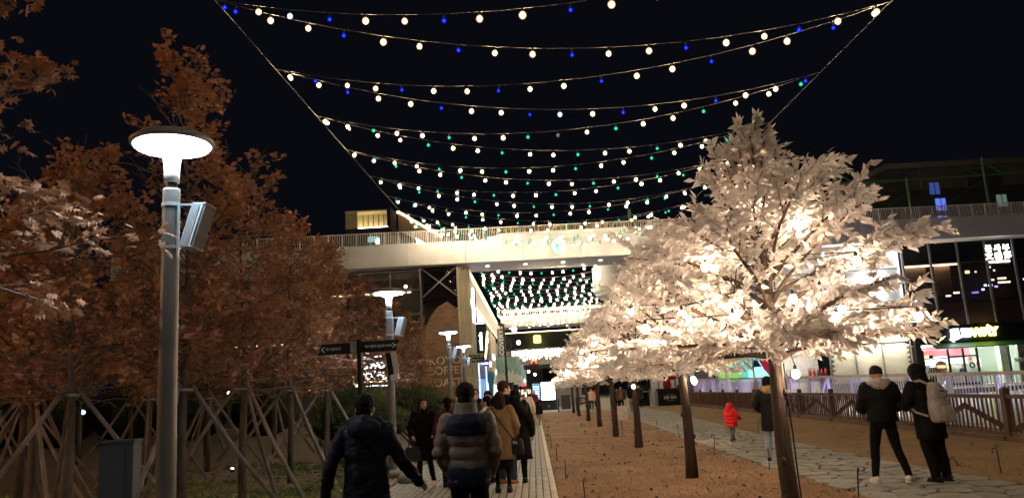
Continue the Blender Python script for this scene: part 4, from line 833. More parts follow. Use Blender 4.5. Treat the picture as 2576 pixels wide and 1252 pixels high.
# ---- clipped pine shrubs
M_PINE = pm('pine_needles', (0.055, 0.085, 0.024), .8, var=.4, scale=1.5, bump=0, col2=(0.17, 0.20, 0.055))
ND_V = [(-.06, 0, 0), (.06, 0, 0), (.0, 1, .1), (-.05, 0, .06)]; ND_F = [(0, 1, 2), (3, 2, 1)]
def shrub(x, y, blobs, label, n=9000):
    t = empty('clipped_pine_shrub', (x, y, 0), 0, label, 'shrub', 'clipped green pine shrubs'); q = np.random.RandomState(int(x * -10 + y)); P, D = [], []
    tot = sum(b[3] * b[3] for b in blobs)
    for bx, by, bz, r, fz in blobs:
        k = int(n * r * r / tot); v = q.normal(size=(k, 3)); v /= np.linalg.norm(v, axis=1, keepdims=True); v[:, 2] = np.where(v[:, 2] < -.45, -v[:, 2], v[:, 2])
        rad = r * (1 - .22 * q.rand(k) ** 2) * (1 + .10 * np.sin(v[:, 0] * 7 + bx * 3) * np.sin(v[:, 1] * 6) + .09 * np.sin(v[:, 2] * 11 + v[:, 0] * 5))
        P.append(np.array([bx, by, bz]) + v * rad[:, None] * np.array([1, 1, fz])); D.append(v + q.normal(0, .45, (k, 3)) + np.array([0, 0, .5]))
    P = np.vstack(P); D = np.vstack(D); nrm = q.normal(size=P.shape)
    tag(link('foliage', cloud('foliage', ND_V, ND_F, P, D, nrm, q.uniform(.09, .17, len(P)), M_PINE), t), kind='stuff')
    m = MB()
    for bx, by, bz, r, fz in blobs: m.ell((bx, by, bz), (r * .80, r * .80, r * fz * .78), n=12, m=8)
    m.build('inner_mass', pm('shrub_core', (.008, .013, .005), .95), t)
    for k in range(6):
        a = k * 1.05; MB().tube([(math.cos(a) * .08, math.sin(a) * .08, -.03), (math.cos(a) * .3, math.sin(a) * .3, .5), (math.cos(a) * .75, math.sin(a) * .75, 1.0)], [.05, .04, .025], 6).build('stem', M_BARKO, t)
    return t
shrub(-4.75, 21.5, [(-.35, 0, 1.25, .80, .8), (.40, -.3, 1.2, .70, .85), (.05, .5, 1.3, .8, .85), (-.8, .3, 1.05, .62, .85), (.85, .1, 1.0, .55, .8)], 'clipped dark green pine shrub behind the signpost, the left of two', 10000)
shrub(-3.55, 24.5, [(-.2, 0, 1.3, .75, .8), (.45, .1, 1.2, .72, .8), (.85, -.1, .95, .55, .8), (.1, .6, 1.35, .7, .8), (1.0, .3, .8, .45, .8)], 'clipped brighter green pine shrub right of the signpost and lamp', 10000)
t = shrub(-24, 47, [(-12, 0, 1.5, 2.6, .8), (-8, .5, 1.7, 2.6, .8), (-4, 0, 1.5, 2.5, .8), (0, .4, 1.6, 2.6, .8), (4, 0, 1.5, 2.5, .8), (8, .5, 1.4, 2.4, .8), (-17, 0, 1.8, 3, .8), (-22, 0, 1.8, 3, .8), (-27, 0, 1.8, 3, .8)], 'long dark evergreen hedge closing the bed at the far left', 9000); t['category'] = 'hedge'; t['group'] = 'far hedge'
for x, y, s, l in ((-2.55, 16.1, (.24, .3, .16), 'pale rounded boulder at the path edge beside the woman in black'), (-3.05, 17.6, (.5, .4, .12), 'flat earthy stone in the bed behind the pale boulder')):
    t = MB().ell((0, 0, 0), s, n=14, m=9).build('boulder', pm('pale_stone_boulder', (.20, .18, .14), .85, scale=3, bump=.5), loc=(x, y, s[2] * .5), smooth=True); tag(t, l, 'boulder')
    for v in t.data.vertices: v.co *= 1 + .16 * mnoise.noise(v.co * 5 + Vector((x, y, 0)))
# ------------------------------------------------------------------ street lamps along the planting bed
M_POST = pm('lamp_post_grey', (0.145, 0.14, 0.137), .48, .25, var=.1, bump=0); M_ALU = pm('speaker_alu', (0.36, 0.38, 0.41), .5, .2, var=.05, bump=0); M_SPKD = pm('speaker_dark', (.09, .09, .095), .6, bump=0)
E_LAMP = em('lamp_diffuser_glow', (.68, .87, 1.0), 38)
def street_lamp(x, y, label, rz=0):
    t = empty('street_lamp', (x, y, 0), rz, label, 'street lamp', 'disc headed lamps along the planting bed')
    MB().lathe([(.105, -.02), (.098, .1), (.084, .6), (.076, 2.2), (.074, 3.54), (.074, 3.56)], 20).build('post', M_POST, t, smooth=False)
    for p in t.children[-1].data.polygons: p.use_smooth = len(p.vertices) == 4
    MB().lathe([(.05, 3.555), (.05, 3.62)], 16).build('neck_gap', M_DARK, t); 
    MB().lathe([(.066, 3.62), (.066, 3.72), (.070, 3.79), (.082, 3.85), (.11, 3.895)], 20).build('collar', pm('lamp_collar', (.6, .62, .64), .35, .2, bump=0), t, smooth=True)
    MB().lathe([(.08, 3.925), (.31, 3.94), (.325, 3.96), (.30, 3.975)], 28).build('diffuser', E_LAMP, t)
    MB().lathe([(.352, 3.965), (.355, 4.0), (.30, 4.045), (.12, 4.08), (.001, 4.085)], 32).build('lamp_head', M_POST, t, smooth=True)
    for k in range(4): a = R(45 + 90 * k); MB().prism([(-.05, 0), (.05, 0), (.035, .045), (-.035, .045)], -.012, .012).build('head_clip', M_POST, t).matrix_local = Matrix.Translation((.30 * math.cos(a), .30 * math.sin(a), 3.95)) @ Matrix.Rotation(a + R(90), 4, 'Z')
    for z in (3.02, 3.40): MB().lathe([(.082, z), (.082, z + .03)], 20).build('clamp_band', M_ALU, t)
    return t
lamps = [(-3.10, 6.75, 'large near street lamp with glowing disc head left of the path', 0), (-3.12, 17.55, 'second glowing disc street lamp, beside the arrow signpost', .1), (-3.08, 29.6, 'third glowing disc street lamp against the brick cafe pier', 0), (-3.30, 38.5, 'fourth and farthest disc street lamp against the shop corner', 0)]
for x, y, l, rz in lamps: street_lamp(x, y, l, rz)
street_lamp(-3.1, -4.9, 'disc street lamp of the same row standing behind the viewer')
def speaker(x, y, label, rz=0):
    t = empty('column_speaker', (x, y, 0), rz, label, 'loudspeaker', 'column speakers strapped to the lamp posts')
    T = Matrix.Translation((.25, -.02, 3.20)) @ Matrix.Rotation(R(9.5), 4, 'Y') @ Matrix.Rotation(R(-24), 4, 'Z') @ Matrix.Rotation(R(-9), 4, 'X') @ Matrix.Scale(.66, 4, (0, 0, 1)) @ Matrix.Scale(1.15, 4, (1, 0, 0))
    b = MB().box((0, 0, 0), (.135, .12, .62)).build('cabinet', M_SPKD, t); b.matrix_local = T
    g = MB().box((-.012, -.063, 0), (.115, .012, .60)).build('front_grille', M_ALU, t); g.matrix_local = T
    for k in range(5): MB().box((-.055 + k * .018, -.072, 0), (.007, .008, .58)).build('grille_rib', M_ALU, t).matrix_local = T
    MB().box((0, -.005, .305), (.14, .13, .012)).build('end_cap', M_ALU, t).matrix_local = T; MB().box((0, -.005, -.305), (.14, .13, .012)).build('end_cap', M_ALU, t).matrix_local = T
    MB().bar((.07, -.03, 3.41), (.24, 0, 3.41), .018).build('bracket', M_ALU, t); MB().bar((.08, -.04, 2.95), (.085, -.04, 3.42), .016).build('bracket_rod', M_ALU, t); return t
for (x, y, l, rz), lb_ in zip(lamps, ('large silver ribbed column speaker on the near lamp post', 'silver column speaker on the second lamp post', 'silver column speaker on the third lamp post', 'silver column speaker on the farthest lamp post')): speaker(x, y, lb_, rz)
# a drooping cable from the second lamp, signpost, other post furniture
sp = empty('signpost', (-2.82, 13, 0), R(2), 'black signpost with two arrow boards pointing left and right', 'signpost')
MB().tube([(0, 0, 0), (0, 0, 2.62)], .036, 10).build('post', M_BLACK, sp)
M_SIGNT = pm('sign_text_grey', (.55, .53, .50), .5, bump=0)
l_ = MB().prism([(-.66, 2.40), (-.03, 2.40), (-.03, 2.575), (-.60, 2.575)], -.035, .0, 'y').build('arrow_board', M_BLACK, sp)
r_ = MB().prism([(.03, 2.41), (.60, 2.41), (.66, 2.585), (-.03 + .06, 2.585)], -.035, .0, 'y').build('arrow_board', M_BLACK, sp)
MB().tube([(-.555, -.045, 2.525), (-.605, -.045, 2.485), (-.555, -.045, 2.445)], .006, 4).build('arrow_mark', M_SIGNT, l_); text('lettering', '메이플피크', .055, M_SIGNT, l_, (-.54, -.04, 2.485), align='LEFT', ext=.003)
MB().tube([(.545, -.045, 2.54), (.60, -.045, 2.50), (.545, -.045, 2.46)], .006, 4).build('arrow_mark', M_SIGNT, r_); text('lettering', '메이플피크 /', .05, M_SIGNT, r_, (.10, -.04, 2.497), align='LEFT', ext=.003)
box('green_mark', (.345, -.04, 2.497), (.05, .01, .055), pm('sign_green', (.06, .28, .14), .5), r_); text('lettering', '세고비아 9번가', .046, M_SIGNT, r_, (.375, -.04, 2.497), align='LEFT', ext=.003)
MB().prism([(-.13, 2.415), (-.035, 2.40), (-.035, 2.59), (-.135, 2.61)], -.06, -.037, 'y').build('wrapped_notice', pm('notice_grey', (.12, .12, .12), .5), sp)
cb = tag(MB().tube([(-3.15, 17.4, 2.35), (-3.5, 17.2, 2.52), (-3.9, 17.0, 2.50), (-4.4, 16.9, 2.62), (-4.9, 16.9, 2.60), (-5.33, 17.5, 2.75)], .008, 4).build('loose_cable', M_ALU), 'thin pale loose cable drooping from the second lamp into the trees', 'cable')
fb = empty('framed_speaker_box', (-3.0, 17.35, 0), R(-6), 'black wall box with nested white frame lines under the arrow signs', 'speaker box')
T = Matrix.Translation((-.02, 0, 2.40)) @ Matrix.Rotation(R(-8), 4, 'Y') @ Matrix.Scale(.56, 4)
MB().box((-.06, 0, 0), (.34, .2, .86)).build('case', M_BLACK, fb).matrix_local = T
for k in range(4):
    w, h = .10 - k * .02, .38 - k * .065
    MB().tube([(.12 - w, -.13, -.38), (.12 - w, -.13, -.42 + h * 2), (.10, -.13, -.42 + h * 2 - .01), (.14 - k * .022, -.13, -.42 + h * 2 - .06), (.19 - k * .025, -.13, -.38)], .008, 4).build('frame_line', M_ALU, fb).matrix_local = T
MB().box((.09, -.115, 0), (.22, .02, .84)).build('front_panel', pm('taupe_panel', (.42, .36, .33), .5), fb).matrix_local = T
MB().box((-.02, -.05, -.52), (.30, .16, .20)).build('clear_box', pm('clear_plastic', (.6, .57, .6), .3), fb).matrix_local = T
ub = empty('utility_box', (-4.70, 9.1, 0), R(8), 'dark grey metal utility box on a pedestal among the poles', 'utility box'); M_UB = pm('utility_grey', (.028, .029, .031), .6, .1, var=.1, bump=.05)
box('cabinet', (0, 0, 1.02), (.36, .26, .62), M_UB, ub); box('lid', (0, 0, 1.34), (.39, .29, .03), M_UB, ub); box('pedestal', (.02, 0, .36), (.17, .16, .72), M_DARK, ub); box('door_seam', (.10, -.134, 1.02), (.008, .008, .58), M_DARK, ub)
# little bed lights
for x, y, l in ((-4.05, 10.2, 'small bright ground light at the lower left near the big lamp'), (-5.6, 15.3, 'small ground light in the grass beyond the big lamp'), (-5.05, 19.2, 'small ground light near the signposted oak'), (-2.95, 17.3, 'small ground light at the foot of the second lamp'), (-8.1, 21.5, 'small ground light deep in the bed')):
    t = empty('ground_light', (x, y, 0), 0, l, 'ground light', 'small lights set in the planting bed'); MB().lathe([(.05, 0), (.05, .07), (.035, .08)], 10).build('housing', M_DARK, t); MB().ell((0, 0, .09), (.035, .035, .02), n=8, m=5).build('lens', em('bed_light', (1, .93, .75), 14), t)
# far car lights glimpsed through the trees on the left
for x, y, z, c, l in ((-24, 33, 1.5, (.6, .8, 1), 'cool white light glimpsed between trunks at the left edge'), (-25, 36, .9, (.7, .85, 1), 'lower cool light glimpsed at the left edge'), (-17, 30, 1.75, (.45, .65, 1), 'bluish lamp glimpsed left of the big lamp post'), (-21, 33, .7, (.8, .85, 1), 'white car light glimpsed low among trunks'), (-13.5, 33, 1.0, (.9, .95, 1), 'pale light glimpsed right of the big lamp post')):
    t = empty('distant_light', (x, y, 0), 0, l, 'distant light', 'small lights glimpsed through the trees'); MB().tube([(0, 0, 0), (0, 0, z)], .03, 5).build('stand', M_DARK, t); MB().ell((0, 0, z + .08), (.13, .1, .09), n=8, m=5).build('lens', em('distant_%d' % int(-x * 10 + y), c, 2.5), t)
# the warm road lamp just outside the left edge that lights the leaves there
wlm = empty('road_lamp', (-15, 7.0, 0), 0, 'warm road lamp hidden beyond the left edge of the oak trees', 'street lamp')
MB().tube([(0, 0, 0), (0, 0, 6.4)], [.08, .05], 8).build('pole', M_DARK, wlm); MB().ell((0, 0, 6.55), (.16, .16, .16)).build('globe', em('road_lamp_warm', (1, .50, .18), 900), wlm)

# ------------------------------------------------------------------ overhead festoon strings
E_BW = em('string_bulb_warm', (1.0, .80, .52), 165.0, halo_rim=(.52, .27, .075)); E_BB = em('string_bulb_blue', (.02, .05, 1.0), 1.3, halo_rim=(.0, .003, .4)); E_BG = em('string_bulb_green', (.05, .80, .42), 1.0, halo_rim=(.0, .26, .11)); E_BC = em('string_bulb_cool', (.72, .9, 1.0), 5.0, halo_rim=(.4, .65, 1.0))
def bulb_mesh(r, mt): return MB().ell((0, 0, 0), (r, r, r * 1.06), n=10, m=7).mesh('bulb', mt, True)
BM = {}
for key, mt, r in (('w', E_BW, .102), ('b', E_BB, .070), ('g', E_BG, .075), ('c', E_BC, .090)): BM[key] = bulb_mesh(r, mt)  # globes enlarged, with glowing edges painted in place of halos
BM['x'] = bulb_mesh(.075, pm('unlit_bulb', (.4, .35, .3), .3, bump=0))
BS = {}
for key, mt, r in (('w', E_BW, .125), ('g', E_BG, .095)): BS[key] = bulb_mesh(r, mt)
M_WIRE = pm('festoon_wire', (.16, .14, .12), .6, bump=0)
sock = MB().lathe([(.03, .06), (.03, .14), (.012, .15)], 6).mesh('socket', M_BLACK)
XL, XR = -9.4, 11.6
Lp = lambda y: Vector((XL, y, 14.43 + .036 * (y - 23.2))); Rp = lambda y: Vector((XR, y, 12.72 + .038 * (y - 23)))
yl = [11.3, 17.2] + [23.2 + 6 * k for k in range(7)] + [64.0]; yr = [17, 22.9, 28.9, 35.3, 41.6, 47.9, 54.0, 60.0, 64.6]
def festoon(a, b, sag, n, cols, meshes, label, group, wire=.008, r=.098, sockets=True, off=.5):
    f = empty('festoon_string', a, 0, label, 'festoon lights', group); P = lambda t: a.lerp(b, t) - Vector((0, 0, 4 * sag * t * (1 - t))) - a
    MB().tube([P(k / 16) for k in range(17)], wire, 4).build('wire', M_WIRE, f)
    for k in range(n):
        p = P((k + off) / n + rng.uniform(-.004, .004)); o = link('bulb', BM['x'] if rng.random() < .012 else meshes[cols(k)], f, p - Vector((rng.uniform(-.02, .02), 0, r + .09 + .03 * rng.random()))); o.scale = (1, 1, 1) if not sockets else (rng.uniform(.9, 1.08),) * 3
        if sockets: link('socket', sock, o, (0, 0, .04))
    return f
GRP = 'festoon strings zigzagging above the street before the bridge'
pairs = [(17.2, 17.0), (23.2, 17.0)]
for i in range(2, len(yl)):
    if i - 1 < len(yr): pairs.append((yl[i], yr[i - 1]))
    if i + 1 < len(yl) and i - 1 < len(yr): pairs.append((yl[i + 1], yr[i - 1]))
pairs += [(61.5, 60.0), (61.5, 62.4), (64.0, 62.4)]
ORD = 'first second third fourth fifth sixth seventh eighth ninth tenth eleventh twelfth thirteenth fourteenth fifteenth sixteenth seventeenth eighteenth nineteenth twentieth twenty-first twenty-second twenty-third twenty-fourth twenty-fifth twenty-sixth'.split()
nth = ['first', 'second', 'third', 'fourth', 'fifth', 'sixth', 'seventh', 'eighth', 'ninth', 'tenth', 'eleventh', 'twelfth', 'thirteenth', 'fourteenth', 'fifteenth', 'sixteenth', 'seventeenth', 'eighteenth', 'nineteenth', 'twentieth', 'twenty-first', 'twenty-second']
pairs = sorted(set(pairs))
for j, (a, b) in enumerate(pairs):
    y = (a + b) / 2; ph = rng.randint(0, 2)
    cool = j in (1, 4); key = 'b' if y < 31 else 'g'
    def cols(k, ph=ph, key=key, cool=cool):
        if (k + ph) % 3 == 0: return key
        return 'c' if cool and k in (2, 9) else 'w'
    festoon(Lp(a), Rp(b), 1.5 + .1 * rng.random(), 18, cols, BM, 'festoon string with warm and %s bulbs, %s from the top of the sky' % ('blue' if key == 'b' else 'green', nth[j]), GRP, off=.3 + .4 * rng.random())
for j, y in enumerate((10.5, 4, -3, -10, -17)):   # the canopy goes on over and behind the viewer
    festoon(Lp(y), Rp(y + (1 if j % 2 else -1)), 1.5, 18, lambda k: 'b' if k % 3 == 0 else 'w', BM, 'festoon string overhead, %s of those behind the viewer' % nth[j], GRP, sockets=False)
for nm, f_, l in (('left', Lp, 'taut left steel cable carrying the festoon strings to the bridge'), ('right', Rp, 'taut right steel cable carrying the festoon strings to the bridge')):
    a, b = f_(-18.0), f_(65.0); c = MB(); c.tube([a - a, b - a], .016, 5); o = c.build('support_cable', M_WIRE, loc=a); tag(o, l, 'cable')
GR2 = 'festoon strings over the street beyond the bridge'
k = 0; y = 72.0
while y < 129:
    a = Vector((-5.0, y, 13.4)); b = Vector((9.5, y + (1.2 if k % 2 else -1.2), 13.4))
    festoon(a, b, 1.05 + .15 * math.sin(k * 1.7), 15, (lambda i, k=k: 'g' if (i + k // 2) % 3 == 0 else 'w'), BS, 'festoon string of warm and green bulbs beyond the bridge, %s row back' % ORD[k], GR2, wire=.01, r=.12, sockets=False, off=.5 + .25 * math.sin(k * .9)); y += 2.35; k += 1

# ------------------------------------------------------------------ brown wooden fence
M_FW = pm('fence_wood', (0.105, 0.055, 0.035), .85, var=.3, scale=3, bump=.4, stretch=(1, 1, .25))
F0, F1 = Vector((9.98, 14.0, 0)), Vector((11.2, 61.5, 0)); fd = (F1 - F0); FL = fd.length; frz = math.atan2(-fd.x, fd.y)
fe = empty('wooden_fence', F0, frz, 'low brown wooden picket fence along the right side of the lawn', 'fence')
nb_ = 13; bay = FL / nb_
pm_ = MB().loft([(0, 0, -.05, .10, .10), (0, 0, 1.10, .10, .10), (0, 0, 1.14, .075, .075)], 4).mesh('post', M_FW)
for k in range(nb_ + 1): o = link('post', pm_, fe, (0, k * bay, 0)); o.rotation_euler = (0, 0, R(45))
pk = MB().loft([(0, 0, .12, .025, .030), (0, 0, .93, .025, .030)], 4).mesh('picket', M_FW); rest_p = MB(); cnt = 0
for k in range(nb_):
    MB().bar((0, k * bay + .07, .955), (0, (k + 1) * bay - .07, .955), .06, .085).build('rail', M_FW, fe); MB().bar((0, k * bay + .07, .16), (0, (k + 1) * bay - .07, .16), .05, .10).build('rail', M_FW, fe)
    MB().bar((.055, k * bay + .1, .24), (.055, (k + .5) * bay, .72), .03, .13).build('diagonal_board', M_FW, fe); MB().bar((.055, (k + .5) * bay + .02, .74), (.055, (k + 1) * bay - .1, .26), .03, .13).build('diagonal_board', M_FW, fe)
    MB().bar((-.06, k * bay + .1, .05), (-.06, (k + 1) * bay - .1, .05), .12, .14).build('ground_board', M_FW, fe)
    n = 19
    for j in range(1, n):
        o = link('picket', pk, fe, (.0 + rng.uniform(-.008, .008), k * bay + j * bay / n, rng.uniform(-.02, .01))); o.rotation_euler = (rng.uniform(-.02, .02), 0, 0)

# ------------------------------------------------------------------ white railing behind the fence, lit violet from below
M_WR = pm('white_rail_paint', (.62, .60, .60), .5, var=.05, bump=0); M_WRH = pm('rail_cap_beige', (.50, .43, .36), .6, bump=.1)
W0, W1 = Vector((11.95, 13.0, 0)), Vector((12.15, 62.0, 0)); wd = W1 - W0; WLn = wd.length
wf = empty('white_railing', W0, math.atan2(-wd.x, wd.y), 'white steel bar railing with diagonal struts behind the wooden fence', 'railing')
zt_ = lambda s: 1.30 + .011 * s
MB().bar((0, 0, zt_(0) + .03), (0, WLn, zt_(WLn) + .03), .16, .09).build('top_rail', M_WRH, wf)
for z in (-.16, .04): MB().bar((.02, 0, z), (.02, WLn, z), .05, .04).build('bottom_rail', M_WR, wf)
br_ = MB().box((0, 0, .5), (.018, .03, 1.0)).mesh('bar', M_WR); s = .1; n = 0
while s < WLn and n < 298:
    o = link('bar', br_, wf, (0, s, -.16)); o.scale = (1, 1, zt_(s) + .14); s += .165; n += 1
ps = MB().box((0, 0, .5), (.09, .10, 1.0)).mesh('post', M_WR); s = 1.0; k = 0
while s < WLn:
    o = link('post', ps, wf, (.06, s, -.3)); o.scale = (1, 1, zt_(s) + .28)
    if k % 2 == 0: MB().bar((.07, s + .1, zt_(s) - .05), (.07, s + 2.1, .0), .05, .09).build('diagonal_strut', M_WR, wf)
    s += 2.45; k += 1
for k in range(11):
    y = 16 + 4.2 * k; t = empty('flood_light', (12.75, y, -.35), 0, 'blue violet ground flood light behind the white railing, %s from the right edge' % ORD[k], 'flood light', 'violet flood lights in the sunken plaza')
    box('housing', (0, 0, .1), (.3, .24, .16), M_DARK, t); MB().box((-.02, 0, .2), (.24, .2, .03)).build('lens', em('flood_violet', (.46, .41, 1.0), 330), t)
for k in range(3):
    y = 17.4 + 1.2 * k; t = empty('white_flood_light', (13.4 + .7 * k, y, -.35), 0, 'cool white plaza light, %s in the row behind the fence at the right edge' % nth[k], 'flood light', 'cool lights low behind the fence at the right edge')
    MB().lathe([(.1, 0), (.1, .35)], 8).build('stem', M_DARK, t); MB().box((0, -.06, .5), (.34, .1, .2)).build('lens', em('flood_cool', (.7, .9, 1), 8), t); MB().box((.1, -.06, .75), (.3, .08, .08)).build('lens_strip', MATS['flood_cool'], t)
for x in (16, 20, 24, 28):
    for y in (40, 52):
        t = empty('cafe_table', (x, y, -.35), 0, 'dim round table on the sunken plaza, %s row, %s from the left' % ('near' if y == 40 else 'far', ORD[(x - 16) // 4]), 'table', 'tables on the sunken plaza'); MB().lathe([(.4, .72), (.4, .75)], 14).build('table_top', M_WPAINT, t); MB().lathe([(.2, 0), (.03, .05), (.03, .72)], 10).build('leg', M_DARK, t)

# ------------------------------------------------------------------ stakes with a loop on top, along both lawn edges
def stake_mesh(h):
    m = MB(); m.tube([(0, 0, -.05), (0, 0, h)], .0085, 5); m.tube([(0, 0, h)] + [(.035 + .035 * math.cos(R(a)), 0, h + .035 * math.sin(R(a))) for a in range(180, -90, -30)], .007, 4); return m.mesh('rope_stake', M_DARK)
sm_ = stake_mesh(.36); ROW1 = [(.62, 11.6), (.47, 15.05), (.42, 19.1), (.39, 23.5), (.36, 29.0), (.34, 36), (.34, 44)]
ROW2 = [(4.17, 11.0), (4.10, 14.8), (4.12, 19.3), (4.28, 24.8), (4.32, 29.4), (4.4, 36.6), (4.5, 42), (4.7, 50)]; ROW3 = [(6.95, 12.6), (6.72, 25), (7.3, 35), (8.0, 45)]
wds = ['nearest', 'second', 'third', 'fourth', 'fifth', 'sixth', 'seventh', 'farthest']
for row_, where in ((ROW1, 'along the brick path edge'), (ROW2, 'along the left edge of the flagstones'), (ROW3, 'along the right edge of the flagstones')):
    for k, (x, y) in enumerate(row_):
        o = link('rope_stake', sm_, None, (x, y, 0)); o.rotation_euler = (rng.uniform(-.08, .08), rng.uniform(-.1, .1), rng.random() * 3); tag(o, 'thin black looped rope stake, %s of those %s' % (wds[k] if k < len(row_) - 1 else 'farthest', where), 'stake', 'black looped rope stakes round the lawn')
def rope(row_, label):
    m = MB()
    for (x0, y0), (x1, y1) in zip(row_, row_[1:]): m.tube([(x0 + (x1 - x0) * k / 6, y0 + (y1 - y0) * k / 6, .37 - .5 * (k / 6) * (1 - k / 6)) for k in range(7)], .006, 4, cap=False)
    tag(m.build('guide_rope', pm('rope_straw', (.22, .15, .07), .9)), label, 'rope')
rope(ROW1, 'thin straw coloured rope through the stakes beside the brick path'); rope(ROW2, 'thin straw coloured rope through the stakes left of the flagstones')
for k, (x, y) in enumerate(((5.55, 12.35), (5.72, 12.2))):
    pass
wb = tag(MB().tube([(0, 0, 0), (.02, 0, .12), (.08, 0, .17), (.13, .02, .10), (.16, .02, .02)], .010, 5).build('bent_wire', M_DARK, loc=(6.68, 13.6, .02)), 'bent wire loop sticking out of the grass between the two people', 'wire')

# ------------------------------------------------------------------ far plaza: kiosk, bench, bin, barriers, red sculpture
def kiosk(x, y, label, lit=True):
    t = empty('display_kiosk', (x, y, 0), 0, label, 'display kiosk'); box('base', (0, 0, .40), (1.42, .34, .80), pm('kiosk_navy', (.025, .03, .036), .4), t); box('frame', (0, .02, 1.62), (1.40, .26, 1.65), M_BLACK, t)
    if lit: box('screen', (0, -.12, 1.64), (1.16, .04, 1.50), em('kiosk_screen', (.86, .95, 1), 4.5), t); box('badge', (.0, -.175, .35), (.16, .01, .16), M_ALU, t)
    else: box('screen', (0, -.12, 1.64), (1.1, .04, 1.45), em('kiosk_screen_dim', (.12, .25, .4), .8), t); 
    for k in range(5 if not lit else 0): box('text_line', (-.2, -.15, 1.2 + k * .22), (.5, .02, .08), em('kiosk_text', (.8, .9, 1), 1.5), t)
    return t
kiosk(1.17, 70, 'bright white lit display kiosk standing on the far plaza'); kiosk(.35, 74, 'darker blue display kiosk just left behind the bright one', False)
ctn = empty('white_container', (3.0, 82, 0), 0, 'pale grey container box behind the bright kiosk', 'container'); box('body', (-.1, 0, 1.25), (3.6, 2.2, 2.4), pm('container_grey', (.30, .29, .27), .6), ctn); 
for k in range(7): box('rib', (-1.7 + k * .55, -1.13, 1.2), (.04, .06, 2.2), M_FRAME, ctn)
bn = empty('litter_bin', (2.62, 69.5, 0), 0, 'dark square litter bin right of the bright kiosk', 'bin'); box('body', (0, 0, .58), (.75, .5, 1.1), pm('bin_grey', (.05, .055, .055), .5), bn); box('lid', (0, 0, 1.17), (.8, .55, .07), M_DARK, bn)
bench = empty('park_bench', (4.6, 71, 0), 0, 'dark slatted bench with a seated man under the far white trees', 'bench')
for k in range(4): box('slat', (0, -.2 + k * .13, .45), (2.0, .1, .04), M_FW, bench)
for k in range(2): box('back_slat', (0, .28, .65 + k * .16), (2.0, .03, .1), M_FW, bench)
for x in (-.85, .85): MB().bar((x, -.2, 0), (x, -.2, .44), .05).build('leg', M_DARK, bench); MB().bar((x, .26, 0), (x, .3, .88), .05).build('leg', M_DARK, bench)
for k, (x0_, x1_) in enumerate(((.38, .38), (1.75, 1.75), (3.2, 3.2), (4.65, 4.65))):
    o = tag(MB().tube([(0, 0, 0), (0, 0, 1.02)], .045, 6).build('barrier_post', M_BLACK, loc=(x0_, 61.6, .0)), '%s black barrier post from the left at the lawn end' % ('first', 'second', 'third', 'fourth')[k], 'barrier post', 'black posts at the far end of the lawn')
brl = empty('low_barrier', (3.9, 62.2, 0), 0, 'low black hoop barrier at the lawn end under the white trees', 'barrier'); MB().tube([(-.75, 0, 0), (-.75, 0, .95), (.75, 0, .95), (.75, 0, 0)], .05, 6).build('hoop', M_BLACK, brl); MB().tube([(-.75, 0, .55), (.75, 0, .55)], .035, 6).build('middle_rail', M_BLACK, brl)
rs = empty('red_sculpture', (10.25, 62.6, 0), 0, 'glossy red horned sculpture on a black box behind the white trees', 'sculpture'); M_RED = pm('glossy_red', (.42, .012, .016), .25, var=.05, bump=0)
MB().loft([(0, 0, 1.35, .30, .22), (0, 0, 1.6, .34, .24), (0, 0, 1.9, .28, .2), (0, 0, 2.0, .2, .16)], 12).build('body', M_RED, rs, smooth=True)
MB().loft([(0, 0, 1.95, .55, .35), (0, 0, 2.15, .95, .5), (0, 0, 2.55, 1.0, .52), (0, 0, 2.8, .8, .42)], 14, 3).build('head', M_RED, rs, smooth=True)
for s_ in (-1, 1): MB().tube([(s_ * .75, 0, 2.5), (s_ * 1.15, 0, 2.45), (s_ * 1.3, 0, 2.7)], [.18, .12, .03], 8).build('horn', M_RED, rs); MB().tube([(s_ * .14, 0, 1.3), (s_ * .16, -.02, 1.45)], .11, 8).build('leg', M_RED, rs)
bx = empty('black_plinth_box', (10.25, 62.5, 0), 0, 'black plinth box with white lettering under the red sculpture', 'plinth'); box('body', (0, 0, .66), (1.75, .9, 1.3), M_BLACK, bx); box('foot', (-.95, .02, .6), (.15, .8, 1.1), MATS['container_grey'], bx)
text('lettering', 'DB GO', .30, M_WPAINT, bx, (.05, -.47, .62), ext=.01, bold=.01); box('label_line', (.05, -.46, .85), (.6, .01, .05), M_FRAME, bx); box('label_line', (.05, -.46, .4), (.6, .01, .04), M_FRAME, bx)
fb2 = empty('glass_booth', (8.3, 64.3, 0), 0, 'dark glass booth left of the red sculpture', 'booth'); box('body', (0, .5, 1.3), (1.5, .9, 2.6), M_BLACK, fb2); box('pane', (0, .02, 1.5), (1.2, .03, 1.9), M_PANE_D, fb2); box('shelf', (0, -.02, 1.15), (1.5, .06, .08), M_FRAME, fb2)
for x in (11.35, 11.75): tag(box('white_column', (x, 63.6, 1.7), (.16, .3, 3.4), M_WPAINT), '%s white column beside the end of the wooden fence' % ('left' if x < 11.5 else 'right'), 'column', 'white columns by the fence end')
